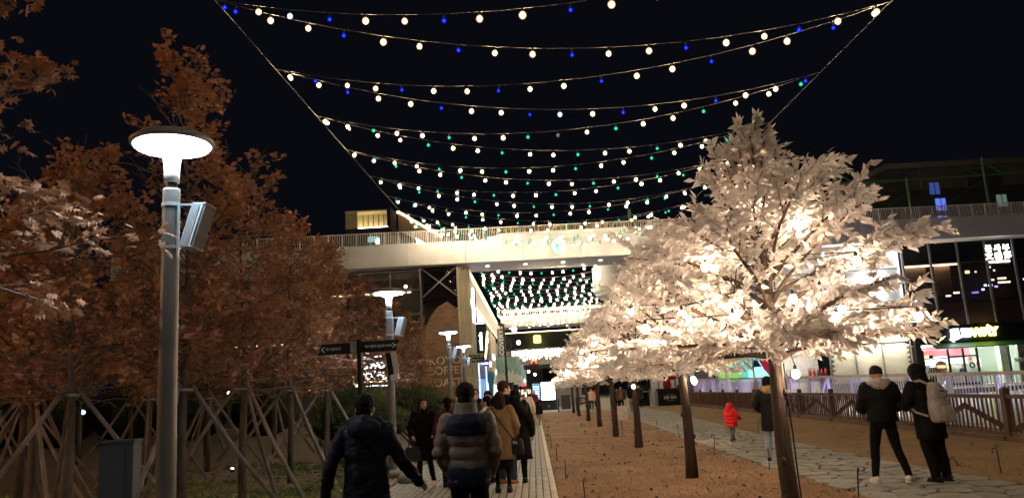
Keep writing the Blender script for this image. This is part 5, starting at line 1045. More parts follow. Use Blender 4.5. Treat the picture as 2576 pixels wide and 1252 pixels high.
# ------------------------------------------------------------------ people
M_SKIN = pm('skin', (0.50, 0.30, 0.21), .55, var=.05, scale=8, bump=.03); M_HAIR = pm('black_hair', (0.007, 0.0055, 0.005), .7, var=.3, scale=20, bump=.5, stretch=(1, 1, .2), spec=.08); M_HAIRB = pm('dark_brown_hair', (0.030, 0.013, 0.009), .7, var=.3, scale=20, bump=.5, stretch=(1, 1, .2), spec=.1)
def cloth(name, c, rough=.85, bump=.3, var=.15): return pm(name, c, rough, var=var, scale=5, bump=bump, bscale=18, spec=.12)
C_NAVY = cloth('navy_shell', (.006, .008, .018), .6); C_BLACK = cloth('black_cloth', (.0055, .005, .005)); C_BLACKS = cloth('black_shell', (.0055, .0055, .006), .7); C_TAUPE = cloth('taupe_puffer', (.115, .085, .075), .42); C_NAVY2 = cloth('navy_yoke', (.008, .010, .022), .6)
C_CAMEL = cloth('camel_wool', (.235, .14, .062), .9); C_CREAM = cloth('cream_fleece', (.55, .46, .38)); C_WHITE = cloth('white_shell', (.62, .58, .54), .6); C_JEAN = cloth('light_denim', (.20, .25, .30)); C_DENIM = cloth('dark_denim', (.028, .045, .085)); C_RED = cloth('red_shell', (.62, .022, .02), .45)
C_GREYP = cloth('grey_camo', (.17, .16, .15), .9, var=.6); C_TAN = cloth('tan_trousers', (.30, .22, .14)); C_MAROON = cloth('maroon_knit', (.07, .018, .026)); C_ORANGE = cloth('orange_shell', (.6, .12, .03)); C_CHAR = cloth('charcoal_wool', (.035, .034, .036)); C_YEL = cloth('yellow_vest', (.6, .6, .08)); C_OLIVE = cloth('olive_grey', (.10, .09, .075))
C_SHOEW = cloth('white_shoe', (.62, .57, .54), .5); C_SHOEB = cloth('black_shoe', (.015, .014, .014), .5); C_SHOEO = cloth('brown_shoe', (.30, .10, .045), .6); C_FUR = cloth('tan_fur', (.30, .19, .10), .95, 1.0, .4); C_FURG = cloth('grey_fleece', (.36, .33, .33), .95, .8); C_KNIT = cloth('pale_knit', (.50, .44, .38), .95, .8); C_BAG = cloth('grey_marl_bag', (.36, .33, .31), .8, .5, .3); C_LEATH = cloth('black_leather', (.02, .018, .018), .4)
M_EYE = pm('dark_eye', (.012, .010, .010), .3, bump=0); M_LIP = pm('lip', (.34, .12, .10), .5, bump=0); M_SOLE = pm('pale_sole', (.55, .52, .48), .7, bump=0); M_GLINT = pm('glasses_metal', (.10, .09, .085), .25, .6, bump=0)
def fuse(mb, vox, name, mat, parent, smooth=4, wrinkle=0.0, wf=9.0, seed=0, xf=None, fold=None):
    """fuse overlapping closed pieces into one continuous skin"""
    me = mb.mesh('tmp'); o = bpy.data.objects.new('tmp', me)
    md = o.modifiers.new('r', 'REMESH'); md.mode = 'VOXEL'; md.voxel_size = vox
    if smooth: ms = o.modifiers.new('s', 'SMOOTH'); ms.iterations = smooth; ms.factor = .5
    out = evaluated_mesh(o); bpy.data.meshes.remove(me)
    if wrinkle or fold:
        sv = Vector((seed * 3.1, seed * 1.7, seed)); nv = len(out.vertices)
        co = np.empty(nv * 3, np.float32); out.vertices.foreach_get('co', co); no = np.empty(nv * 3, np.float32); out.vertex_normals.foreach_get('vector', no); co = co.reshape(-1, 3); no = no.reshape(-1, 3); dd = np.empty(nv, np.float32)
        for i, c in enumerate(co.tolist()):
            d = wrinkle * mnoise.noise(Vector((c[0] * wf, c[1] * wf, c[2] * wf)) + sv) + wrinkle * .5 * mnoise.noise(Vector((c[0] * wf * 2.2, c[1] * wf * 2.2, c[2] * wf * 3.2)) + sv)
            if fold: d += fold(Vector(c))
            dd[i] = d
        out.vertices.foreach_set('co', (co + no * dd[:, None]).ravel()); out.update()
    if xf is not None: out.transform(xf)
    out.name = name; out.materials.clear(); out.materials.append(mat); out.polygons.foreach_set('use_smooth', [True] * len(out.polygons))
    return link(name, out, parent)
def hand(mb, w, d, palm_n, side, curl=.6, sc=1.0):
    """palm, four unequal curled fingers and a thumb leaving the side of the palm"""
    w = Vector(w); d = Vector(d).normalized(); n = Vector(palm_n); n = (n - d * n.dot(d)).normalized(); x = d.cross(n) * side
    mb.capsule([w, w + d * .045 * sc, w + d * .085 * sc], [.026 * sc, .034 * sc, .033 * sc], 8)
    for i, l in enumerate((.068, .078, .073, .056)):
        b = w + d * .09 * sc + x * (.027 - .018 * i) * sc; a = b + (d * math.cos(curl * .5) + n * math.sin(curl * .5)) * l * .5 * sc; e = a + (d * math.cos(curl * 1.6) + n * math.sin(curl * 1.6)) * l * .5 * sc; mb.capsule([b, a, e], [.0105 * sc, .0095 * sc, .008 * sc], 6)
    b = w + d * .03 * sc + x * .028 * sc; mb.capsule([b, b + (d * .7 + x * .7).normalized() * .035 * sc, b + (d * .9 + x * .45 + n * .3).normalized() * .068 * sc], [.013 * sc, .011 * sc, .009 * sc], 6)
def person(loc, face, label, H=1.70, P=None, vox=.013):
    """face: heading in degrees the body faces, 0 = away from the camera along the street, 180 = towards it"""
    P = P or {}; s = H / 1.70; t = empty('person', (loc[0], loc[1], loc[2] if len(loc) > 2 else .026), R(-face), label, 'person')
    g = P.get; bulk = g('bulk', 1.0); child = g('child', False); hs = g('head_scale', 1.0)
    sz = .20 if not g('female') else .175; shz = 1.385
    ax = g('arms', {}); A = {}
    for k, sd in (('L', -1), ('R', 1)):
        e, w = ax.get(k, ((sd * (.235 + .03 * bulk), -.03, 1.10), (sd * (.245 + .02 * bulk), .06, .86)))
        A[k] = (Vector((sd * sz * .92, 0, shz)), Vector(e), Vector(w))
    LG = g('legs', {}); G = {}
    for k, sd in (('L', -1), ('R', 1)):
        kn, an = LG.get(k, ((sd * .095, .01, .50), (sd * .10, -.02, .085))); G[k] = (Vector((sd * .088, 0, .90)), Vector(kn), Vector(an))
    hc = Vector(g('head', (0, .015, 1.582))); HR = Matrix.Rotation(R(-g('hyaw', 0)), 4, 'Z') @ Matrix.Rotation(R(g('hpitch', 0)), 4, 'X')
    XF = Matrix.Scale(s, 4)
    lean = g('lean', (0, 0))
    if lean != (0, 0): XF = XF @ Matrix(((1, 0, lean[0], 0), (0, 1, lean[1], 0), (0, 0, 1, 0), (0, 0, 0, 1)))
    HM = Matrix.Translation(hc) @ HR @ Matrix.Scale(hs, 4)
    # ---- body: one continuous skin
    b = MB(); hd = MB()
    hd.ell((0, -.008, .022), (.077, .098, .098), n=16, m=12); hd.ell((0, .022, -.042), (.060, .070, .078), n=14, m=10); hd.ell((0, .045, -.092), (.032, .034, .028))
    hd.capsule([(0, .085, .012), (0, .104, -.028)], [.011, .015], 8); hd.ell((0, .080, -.066), (.026, .016, .012)); hd.ell((0, .076, .028), (.058, .018, .012))
    for sd in (-1, 1): hd.ell((sd * .081, -.006, -.012), (.012, .022, .034)); hd.ell((sd * .042, .058, -.03), (.024, .024, .022))
    b.add([HM @ Vector(v) for v in hd.v], hd.f)
    b.capsule([hc + Vector((0, -.02, -.05)), (0, -.015, 1.42)], [.055, .062], 12)
    b.loft([(0, 0, .84, .13, .10), (0, 0, .95, .145, .105), (0, 0, 1.10, .125, .095), (0, 0, 1.25, .15, .105), (0, 0, 1.36, .15, .09), (0, 0, 1.43, .08, .065)], 16)
    for k, sd in (('L', -1), ('R', 1)):
        S_, E_, W_ = A[k]; b.capsule([S_, E_, W_], [.050, .038, .026], 10)
        if g('hands', {}).get(k, True): hand(b, W_, (W_ - E_).normalized() if k not in g('handdir', {}) else g('handdir')[k], g('palm', {}).get(k, (-sd * .8, .5, 0)), sd, g('curl', .6), .95)
        Hp, Kn, An = G[k]; b.capsule([Hp, Kn, Kn.lerp(An, .5) + Vector((0, -.012, 0)), An], [.070, .045, .036, .030], 10); b.capsule([An, An + Vector((0, .09, -.045))], [.036, .03], 8)
    fuse(b, min(vox, .010) if vox < .016 else vox, 'body', M_SKIN, t, 3, xf=XF)
    face_m = g('face', False)
    if face_m:
        for sd in (-1, 1):
            m = MB(); m.ell((sd * .031, .083, .006), (.0135, .008, .0065), n=8, m=6); m.add([], []); m.v = [tuple(XF @ HM @ Vector(v)) for v in m.v]; m.build('eye', M_EYE, t)
            m = MB(); m.tube([(sd * .014, .094, .026), (sd * .032, .091, .031), (sd * .050, .078, .025)], [.004, .005, .003], 5); m.v = [tuple(XF @ HM @ Vector(v)) for v in m.v]; m.build('eyebrow', M_HAIR, t)
        m = MB(); m.ell((0, .093, -.067), (.024, .007, .0075), n=8, m=6); m.v = [tuple(XF @ HM @ Vector(v)) for v in m.v]; m.build('mouth', M_LIP, t)
    if g('glasses'):
        m = MB()
        for sd in (-1, 1): m.tube([(sd * .034 + .026 * math.cos(R(a)), .104, .002 + .02 * math.sin(R(a))) for a in range(0, 361, 40)], .003, 4); m.bar((sd * .06, .10, .006), (sd * .083, -.005, .008), .004)
        m.bar((-.01, .106, .004), (.01, .106, .004), .004); m.v = [tuple(XF @ HM @ Vector(v)) for v in m.v]; m.build('glasses', M_GLINT, t)
    # ---- hair or hat
    hm = g('hair', 'short'); hmat = g('hairmat', M_HAIR); m = MB()
    if hm in ('short', 'long', 'bob', 'tail', 'thick'):
        m.ell((0, -.028, .045), (.090, .100, .096) if hm != 'thick' else (.098, .108, .104), n=16, m=10); m.ell((0, -.062, -.02), (.072, .060, .085))
        if hm == 'thick': m.ell((.0, .035, .085), (.07, .06, .04))
        if hm in ('long', 'bob'):
            L_ = .17 if hm == 'bob' else .30
            m.loft([(0, -.045, .06, .095, .085), (0, -.05, -.02, .100, .080), (0, -.06, -.10, .104, .072), (0, -.07, -.10 - L_ * .5, .100, .062), (0, -.075, -.06 - L_, .085, .048), (0, -.075, -.075 - L_, .05, .03)], 14)
            if face_m:
                for sd in (-1, 1): m.capsule([(sd * .076, .012, .06), (sd * .090, .02, -.05), (sd * .085, .03, -.16)], [.024, .03, .026], 8)
                m.capsule([(-.055, .072, .075), (.0, .088, .078), (.055, .072, .075)], [.014, .015, .014], 7)
        if hm == 'tail': m.capsule([(0, -.11, .04), (0, -.15, -.02), (0, -.14, -.14)], [.035, .035, .02], 8)
    elif hm == 'cap': m.ell((0, -.012, .045), (.092, .108, .090), n=16, m=10); m.loft([(0, -.012, -.005, .094, .112), (0, -.012, .035, .094, .112)], 18)
    elif hm == 'beanie': m.loft([(0, -.012, .0, .096, .114), (0, -.012, .045, .098, .116), (0, -.014, .10, .088, .102), (0, -.02, .145, .055, .065), (0, -.02, .158, .02, .025)], 18)
    elif hm == 'hood':
        m.ell((0, -.022, .03), (.118, .132, .128), n=16, m=12); m.loft([(0, -.03, -.20, .12, .11), (0, -.03, -.10, .112, .115), (0, -.02, .0, .115, .125)], 16)
    if m.v:
        under = None
        m.v = [tuple(HM @ Vector(v)) for v in m.v]
        fuse(m, max(vox * .7, .008), 'hair' if hm not in ('cap', 'beanie', 'hood') else hm, hmat, t, 2, g('hairw', .006), 30, 3, XF)
        if hm in ('cap', 'beanie') and g('hair2'):
            m = MB(); m.loft([(0, -.05, .04, .088, .08), (0, -.055, -.06, .092, .072), (0, -.065, -.18, .085, .058), (0, -.07, -.30, .055, .035)], 14); m.v = [tuple(HM @ Vector(v)) for v in m.v]; fuse(m, max(vox * .7, .009), 'hair', M_HAIR, t, 2, .005, 30, 4, XF)
    # ---- trousers or tights
    tm = g('trouser', C_BLACK); tw = g('tw', 1.0); m = MB()
    m.loft([(0, -.01, .78, .10, .10), (0, -.01, .84, .165 * (.6 + .4 * tw), .125), (0, 0, .96, .16, .115), (0, 0, 1.02, .14, .10)], 16)
    for k in 'LR':
        Hp, Kn, An = G[k]; m.capsule([Hp + Vector((0, -.005, -.02)), Hp.lerp(Kn, .5), Kn, Kn.lerp(An, .5) + Vector((0, -.012, 0)), An + Vector((0, 0, .015))], [.093 * tw, .083 * tw, .067 * tw, .060 * tw, .050 * tw], 12)
    fuse(m, vox, 'trousers', tm, t, 3, .006, 14, 5, XF)
    # ---- shoes
    for k, sd in (('L', -1), ('R', 1)):
        An = G[k][2]; fy = g('toe', {}).get(k, 0); dr = Vector((math.sin(R(fy)), math.cos(R(fy)), 0)); base = Vector((An.x, An.y, max(0, An.z - .085)))
        m = MB(); m.capsule([base + Vector((0, 0, .055)) - dr * .045, base + dr * .05 + Vector((0, 0, .05)), base + dr * .135 + Vector((0, 0, .034))], [.046, .047, .032], 10); m.capsule([base + Vector((0, 0, .05)), base + Vector((0, 0, .105))], [.046, .045], 10)
        o = fuse(m, max(vox * .75, .009), 'shoe', g('shoe', C_SHOEB), t, 2, xf=XF)
        m = MB(); nrm = Vector((dr.y, -dr.x, 0)); Q = [(-.095, .030), (-.07, .045), (.06, .046), (.13, .038), (.175, .015)]
        Q = [(a, w_) for a, w_ in Q] + [(a, -w_) for a, w_ in reversed(Q)]; pts = [base + dr * a + nrm * w_ for a, w_ in Q]; m.prism([(p.x, p.y) for p in pts], base.z + .001, base.z + .026); m.v = [tuple(XF @ Vector(v)) for v in m.v]; m.build('sole', g('sole', M_SOLE if g('shoe', C_SHOEB) is not C_SHOEB else C_SHOEB), o)
    # ---- skirt
    if g('skirt'): m = MB(); z_ = g('skirt'); m.loft([(0, 0, z_, .19, .16), (0, 0, .7, .185, .155), (0, 0, .98, .15, .11)], 18); fuse(m, vox, 'skirt', C_BLACK, t, 3, .006, 10, 9, XF)
    # ---- jacket or coat
    hem = g('hem', .80); jm = g('jacket', C_BLACK); hw = g('hemw', .205) * bulk; m = MB()
    shw = (.215 if not g('female') else .19) * (.5 + .5 * bulk)
    m.loft([(0, 0, hem, hw, .155 * bulk)] + ([(0, 0, .80, .205 * bulk, .155 * bulk)] if hem < .72 else []) + [(0, 0, .98, .192 * bulk, .150 * bulk), (0, 0, 1.14, .188 * bulk, .145 * bulk), (0, -.005, 1.28, .205 * bulk, .145 * bulk), (0, -.008, 1.365, shw * .97, .125), (0, -.010, 1.415, shw * .70, .100), (0, -.010, 1.46, .098, .085), (0, -.008, 1.50, .082, .078)], 20, 2.4)
    sl = g('sleeve', 1.0) * bulk
    for k in 'LR':
        S_, E_, W_ = A[k]; m.capsule([S_, S_.lerp(E_, .5), E_, E_.lerp(W_, .55), W_], [.088 * sl, .082 * sl, .074 * sl, .064 * sl, .052 * sl], 14)
    q = g('quilt', 0); f_ = None
    if q: f_ = lambda c: (abs(math.sin(c.z / q * math.pi + .25 * math.sin(c.x * 6))) ** .55 - .62) * g('qd', .028) * (.55 if abs(c.x) > .23 else 1) if c.z < g('qtop', 1.36) else 0
    fuse(m, vox if not q else min(vox, .012), 'jacket', jm, t, 4, g('wr', .010), 10, hash(label) % 50, XF, f_)
    if g('collar'):
        c_, cm = g('collar'); m = MB()
        if c_ == 'stand': m.loft([(0, -.012, 1.43, .120, .108), (0, -.012, 1.47, .108, .100), (0, -.010, 1.535, .100, .096), (0, -.010, 1.545, .085, .082)], 18)
        if c_ == 'hoodback': m.ell((0, -.085, 1.40), (.155, .10, .115), n=16, m=10); m.capsule([(-.12, -.02, 1.46), (0, -.10, 1.485), (.12, -.02, 1.46)], [.05, .055, .05], 10); m.capsule([(-.12, -.02, 1.46), (-.08, .06, 1.44)], [.05, .035], 8); m.capsule([(.12, -.02, 1.46), (.08, .06, 1.44)], [.05, .035], 8)
        if c_ == 'ruff': m.tube([(.135 * math.cos(R(a)), -.02 + .12 * math.sin(R(a)), 1.455 - .02 * math.sin(R(a))) for a in range(0, 361, 24)], .052, 9); m.ell((0, -.10, 1.42), (.13, .07, .07))
        if c_ == 'turtle': m.loft([(0, -.005, 1.40, .115, .10), (0, 0, 1.46, .085, .085), (0, .005, 1.505, .075, .078)], 16)
        fuse(m, max(vox * .9, .010), {'stand': 'collar', 'hoodback': 'hood', 'ruff': 'fur_collar', 'turtle': 'collar'}[c_], cm, t, 2, .012 if c_ == 'ruff' else .008, 22 if c_ == 'ruff' else 9, 7, XF)
    if g('yoke'):
        m = MB(); m.loft([(0, -.008, 1.255, .215 * bulk, .157 * bulk), (0, -.010, 1.30, .222 * bulk, .158 * bulk), (0, -.010, 1.36, .212 * bulk, .148), (0, -.012, 1.42, .150, .118), (0, -.012, 1.445, .11, .10)], 20, 2.4)
        fuse(m, .012, 'yoke', g('yoke'), t, 3, .005, 10, 2, XF)
        m = MB(); m.loft([(0, 0, hem - .04, .205 * bulk, .160 * bulk), (0, 0, hem + .06, .218 * bulk, .168 * bulk), (0, 0, hem + .12, .212 * bulk, .164 * bulk), (0, 0, hem + .15, .19 * bulk, .15 * bulk)], 20, 2.4); fuse(m, .012, 'hem_band', g('yoke'), t, 3, .005, 10, 2, XF)
        m = MB(); m.box((.135, -.178 * bulk, 1.285), (.075, .012, .028), rot=Euler((R(-12), R(8), R(14))).to_matrix()); m.v = [tuple(XF @ Vector(v)) for v in m.v]; m.build('logo_patch', C_BLACK, t)
    for k, (nm, pts, rad, mt) in enumerate(g('straps', [])):
        m = MB(); m.tube(pts, rad, 6); m.v = [tuple(XF @ Vector(v)) for v in m.v]; m.build(nm, mt, t)
    t['H'] = H; return t
def wpos(t, p):
    """a point in a person's own 1.70 m frame, in the world"""
    s = t['H'] / 1.70; return Matrix.Translation(t.location) @ Matrix.Rotation(t.rotation_euler.z, 4, 'Z') @ Vector(p) * 1.0 if False else Matrix.Translation(t.location) @ (Matrix.Rotation(t.rotation_euler.z, 4, 'Z') @ (Vector(p) * s))
POCK = lambda k: {'L': ((-.305 * k, -.05, 1.11), (-.215 * k, .10, .93)), 'R': ((.305 * k, -.05, 1.11), (.215 * k, .10, .93))}
NOH = {'L': False, 'R': False}
WALK = {'L': ((-.10, .10, .50), (-.10, .16, .085)), 'R': ((.09, -.02, .50), (.10, -.20, .12))}
# the man in navy at the left, walking away, arms a little out
person((-1.50, 7.1), -4, 'man in a dark navy hooded jacket walking away at the left, seen from behind', 1.65, dict(jacket=C_NAVY, bulk=1.02, hem=.74, collar=('hoodback', C_NAVY), arms={'L': ((-.31, -.06, 1.10), (-.37, .02, .82)), 'R': ((.31, -.02, 1.12), (.46, .14, .90))}, legs=WALK, wr=.016, hyaw=6, hair='short', handdir={'R': (.5, .6, -.6)}, glasses=True, sleeve=.86), vox=.011)
person((-.63, 7.35), 3, 'man in a brown quilted puffer jacket with navy yoke, seen from behind', 1.70, dict(jacket=C_TAUPE, bulk=.93, hem=.84, collar=('stand', cloth('grey_collar', (.15, .13, .115), .6)), quilt=.115, yoke=C_NAVY2, arms={'L': ((-.255, -.05, 1.10), (-.20, .10, .92)), 'R': ((.255, -.05, 1.10), (.20, .10, .92))}, hands=NOH, legs=WALK, wr=.006, hair='short', sleeve=.90, qd=.022), vox=.011)
bk = person((-2.10, 15.1), 168, 'woman in a long black coat facing us with a dark handbag', 1.60, dict(female=True, jacket=C_BLACK, hem=.50, hemw=.225, hair='long', face=True, hairmat=M_HAIRB, hyaw=-14, collar=('turtle', C_BLACK), arms={'L': ((-.27, -.02, 1.12), (-.19, .20, 1.0)), 'R': ((.27, -.02, 1.12), (.235, .14, .98))}, legs={'L': ((-.10, .02, .50), (-.16, .06, .085)), 'R': ((.10, .02, .5), (.10, -.03, .085))}, trouser=C_BLACK, tw=.88, shoe=cloth('pale_pink_shoe', (.60, .50, .48), .6)), vox=.012)
mr_ = person((-1.62, 14.9), -6, 'woman in maroon with tied dark hair half hidden behind the puffer man', 1.58, dict(female=True, jacket=C_MAROON, hem=.82, hair='tail', trouser=C_BLACK, shoe=C_SHOEB), vox=.015)
wsl = person((-.92, 15.2), -80, 'person in a white jacket behind the camel coat, arm stretched out pointing left', 1.56, dict(jacket=C_WHITE, hair='short', bulk=1.08, arms={'L': ((-.27, .02, 1.12), (-.25, .1, .9)), 'R': ((.22, .32, 1.27), (.16, .60, 1.30))}, trouser=C_DENIM, handdir={'R': (0, 1, .1)}, palm={'R': (-.7, 0, -.5)}, curl=.25), vox=.014)
gl = person((-1.28, 17.3), 176, 'man with glasses and dark coat looking towards us between the others', 1.72, dict(jacket=C_CHAR, face=True, glasses=True, bulk=1.1, hair='short', hpitch=8, arms=POCK(.86), hands=NOH, collar=('hoodback', C_BLACK)), vox=.013)
person((-1.05, 17.9), 150, 'dark haired person standing just behind the man with glasses', 1.66, dict(jacket=C_BLACK, hair='thick', hyaw=30), vox=.018)
phm = person((-.55, 14.6), 30, 'tall man in black with jeans and brown shoes holding up a phone', 1.80, dict(jacket=C_BLACK, bulk=1.1, hair='thick', hairmat=M_HAIRB, glasses=True, hyaw=40, arms={'L': ((-.28, .0, 1.14), (-.20, .16, 1.0)), 'R': ((.30, .10, 1.14), (.17, .36, 1.34))}, handdir={'R': (-.1, .3, .9)}, palm={'R': (0, -1, .2)}, curl=.5, trouser=C_DENIM, shoe=C_SHOEO), vox=.013)
person((-.36, 14.9), 10, 'person in a long black coat right behind the camel coat', 1.66, dict(female=True, jacket=C_BLACK, hem=.42, hemw=.24, hair='bob', bulk=1.12, trouser=C_BLACK, shoe=C_SHOEB), vox=.014)
cam_ = person((-.60, 13.6), 6, 'woman in a camel coat with a black cross strap bag, seen from behind', 1.62, dict(female=True, jacket=C_CAMEL, bulk=1.08, hem=.56, hemw=.225, hair='bob', hairmat=M_HAIRB, skirt=.40, trouser=C_BLACK, tw=.72, shoe=C_SHOEB, arms={'L': ((-.27, -.02, 1.12), (-.23, .10, .90)), 'R': ((.275, -.0, 1.12), (.20, .16, .93))}, hands=NOH, straps=[('coat_vent', [(-.015, -.178, .565), (-.015, -.172, .70)], .006, C_BLACK)]), vox=.012)
def held(name, label, cat, pos, parts, rz=0):
    t = empty(name, pos, rz, label, cat)
    for n_, m_, mt, sm in parts: m_.build(n_, mt, t, smooth=sm)
    return t
hb = wpos(bk, (.245, .17, .93)); m1 = MB().loft([(0, 0, -.40, .155, .06), (0, 0, -.36, .165, .065), (0, 0, -.16, .12, .045), (0, 0, -.14, .11, .02)], 12, 4); m2 = MB().tube([(-.07, 0, -.15), (-.06, 0, -.02), (0, 0, .03), (.06, 0, -.02), (.07, 0, -.15)], .008, 5)
held('handbag', 'dark leather handbag on the arm of the woman in black', 'handbag', hb, [('bag_body', m1, C_LEATH, True), ('handle', m2, C_LEATH, True)])
p0 = wpos(cam_, (0, 0, 0)); m1 = MB().loft([(.27, -.06, .60, .10, .055), (.27, -.06, .64, .12, .06), (.255, -.06, .82, .11, .05), (.25, -.06, .86, .08, .03)], 12, 3)
m2 = MB().tube([(-.13, -.10, 1.43), (-.10, -.165, 1.33), (.0, -.185, 1.17), (.12, -.18, 1.0), (.215, -.13, .86), (.25, -.07, .80)], .011, 6); m3 = MB().ell((.22, -.135, .80), (.018, .012, .03)); m3.ell((.26, -.125, .79), (.014, .01, .025))
held('shoulder_bag', 'small black bag on a cross strap over the camel coat', 'bag', p0, [('bag_body', m1, C_LEATH, True), ('strap', m2, C_LEATH, True), ('charm', m3, pm('charm_metal', (.7, .65, .5), .3, .8, bump=0), True)], cam_.rotation_euler.z)
ph = wpos(phm, (.17, .40, 1.44)); t = held('phone', 'lit phone held up by the man in black', 'phone', ph, [('case', MB().box((0, 0, 0), (.078, .009, .155)), M_BLACK, False), ('screen', MB().box((0, -.007, .0), (.068, .004, .14)), em('phone_screen', (.55, .75, 1), 1.6), False), ('screen_picture', MB().box((0, -.010, -.02), (.05, .003, .03)), em('phone_white', (1, 1, 1), 2), False)], R(-4))
wb_ = person((-.33, 29.6), 2, 'woman in a cream fleece and knitted hat walking away on the brick path', 1.66, dict(female=True, jacket=C_CREAM, bulk=1.05, hem=.86, hair='beanie', hair2=True, hairmat=C_KNIT, trouser=C_BLACK, tw=.85, shoe=C_TAN, arms={'L': ((-.28, 0, 1.12), (-.20, .14, .95)), 'R': ((.26, -.02, 1.12), (.28, .05, .88))}, legs={'L': ((-.09, .04, .5), (-.13, -.04, .085)), 'R': ((.09, .02, .5), (.10, .02, .085))}), vox=.015)
held('plastic_bag', 'thin pale plastic bag held by the woman in cream fleece', 'bag', wpos(wb_, (.29, .05, .40)), [('bag_body', MB().loft([(0, 0, 0, .10, .06), (0, 0, .05, .13, .08), (0, 0, .25, .09, .05), (0, 0, .36, .02, .015)], 10), pm('plastic_tan', (.45, .36, .28), .4), True)])
person((.12, 39.5), 10, 'small child in a dark coat at the far right edge of the brick path', 1.10, dict(child=True, head_scale=1.35, jacket=C_BLACK, bulk=1.15, trouser=C_TAN, shoe=C_SHOEB, hair='short', legs=WALK), vox=.02)
person((5.22, 22.0), 55, 'toddler in a bright red hooded puffer jacket walking on the flagstones', .98, dict(child=True, head_scale=1.5, head=(0, .02, 1.53), jacket=C_RED, bulk=1.42, hem=.66, hair='hood', hairmat=C_RED, quilt=.16, qd=.04, trouser=C_GREYP, tw=1.25, shoe=cloth('dark_red_shoe', (.10, .02, .02)), arms={'L': ((-.36, .04, 1.12), (-.34, .22, 1.0)), 'R': ((.36, .04, 1.12), (.34, .24, 1.02))}, legs={'L': ((-.12, .14, .50), (-.12, .20, .085)), 'R': ((.12, -.02, .5), (.12, -.22, .10))}, sleeve=1.1), vox=.018)
person((4.58, 16.0), 12, 'woman in a black parka with fur collar and pale jeans by the nearest white tree', 1.63, dict(female=True, jacket=C_BLACKS, bulk=1.0, hem=.62, hemw=.215, collar=('ruff', C_FUR), hair='cap', hair2=True, hairmat=C_BLACK, hyaw=30, trouser=C_JEAN, tw=1.08, shoe=C_SHOEB, sole=M_SOLE, arms={'L': ((-.29, .02, 1.12), (-.20, .2, 1.02)), 'R': ((.30, .02, 1.12), (.20, .22, 1.0))}, legs={'L': ((-.10, .02, .50), (-.12, 0, .085)), 'R': ((.10, .02, .5), (.13, -.01, .085))}), vox=.013)
person((5.12, 12.2), 6, 'man in a black jacket with grey fleece collar and white shoes, back to us', 1.68, dict(jacket=C_BLACKS, bulk=1.12, hem=.88, collar=('ruff', C_FURG), hair='cap', hairmat=cloth('dark_cap', (.018, .013, .012)), hpitch=-8, trouser=C_BLACK, tw=1.02, shoe=C_SHOEW, arms={'L': ((-.285, .02, 1.09), (-.16, .26, 1.05)), 'R': ((.29, .02, 1.09), (.18, .26, 1.05))}, legs={'L': ((-.15, .03, .50), (-.20, .0, .085)), 'R': ((.16, .03, .5), (.26, -.04, .085))}, toe={'L': -12, 'R': 38}, wr=.012, sleeve=1.05), vox=.012)
bp_ = person((5.74, 11.95), -22, 'hooded person in black wearing a pale backpack, leaning to look at a phone', 1.66, dict(jacket=C_BLACKS, bulk=1.1, hem=.62, hair='hood', hairmat=C_BLACKS, head=(0, .05, 1.575), hpitch=-12, trouser=C_BLACK, tw=1.4, shoe=C_SHOEB, lean=(-.05, .04), arms={'L': ((-.34, .08, 1.10), (-.14, .34, 1.16)), 'R': ((.30, .06, 1.08), (.12, .30, 1.12))}, legs={'L': ((-.09, .04, .50), (-.09, .0, .085)), 'R': ((.10, .02, .5), (.14, .02, .085))}, palm={'L': (0, -1, .3)}, wr=.014), vox=.012)
bag = empty('backpack', bp_.location, bp_.rotation_euler.z, 'pale grey marl backpack on the hooded person in black', 'backpack'); LX = Matrix.Scale(1.66 / 1.7, 4) @ Matrix(((1, 0, -.05, 0), (0, 1, .04, 0), (0, 0, 1, 0), (0, 0, 0, 1)))
m = MB(); m.loft([(0, -.235, .86, .12, .07), (0, -.245, .89, .17, .10), (0, -.25, 1.0, .185, .115), (0, -.24, 1.15, .16, .10), (0, -.22, 1.30, .125, .075), (0, -.20, 1.40, .10, .05), (0, -.19, 1.43, .06, .03)], 18, 2.8); fuse(m, .012, 'main_bag', C_BAG, bag, 3, .006, 12, 3, LX)
m = MB(); m.loft([(.02, -.345, .87, .11, .03), (.02, -.355, .92, .13, .04), (.02, -.35, 1.06, .12, .035), (.02, -.34, 1.10, .09, .02)], 16, 3); fuse(m, .012, 'front_pocket', C_BAG, bag, 2, .003, 12, 3, LX)
m = MB(); m.loft([(0, -.285, 1.22, .135, .06), (0, -.27, 1.34, .125, .055), (0, -.23, 1.42, .10, .045), (0, -.20, 1.445, .07, .03)], 16, 3); fuse(m, .012, 'top_flap', C_BAG, bag, 2, .003, 12, 4, LX)
for sd in (-1, 1):
    m = MB(); m.tube([(sd * .08, -.19, 1.42), (sd * .12, -.10, 1.475), (sd * .155, .06, 1.45), (sd * .17, .165, 1.33), (sd * .20, .14, 1.15), (sd * .22, 0, 1.02), (sd * .19, -.18, .96)], .018, 6); m.v = [tuple(LX @ Vector(v)) for v in m.v]; m.build('shoulder_strap', C_BAG, bag, smooth=True)
m = MB(); m.tube([(-.03, -.20, 1.43), (-.03, -.22, 1.50), (.03, -.22, 1.50), (.03, -.20, 1.43)], .009, 5); m.box((0, -.327, 1.30), (.09, .01, .03)); m.v = [tuple(LX @ Vector(v)) for v in m.v]; m.build('grab_handle', C_LEATH, bag)
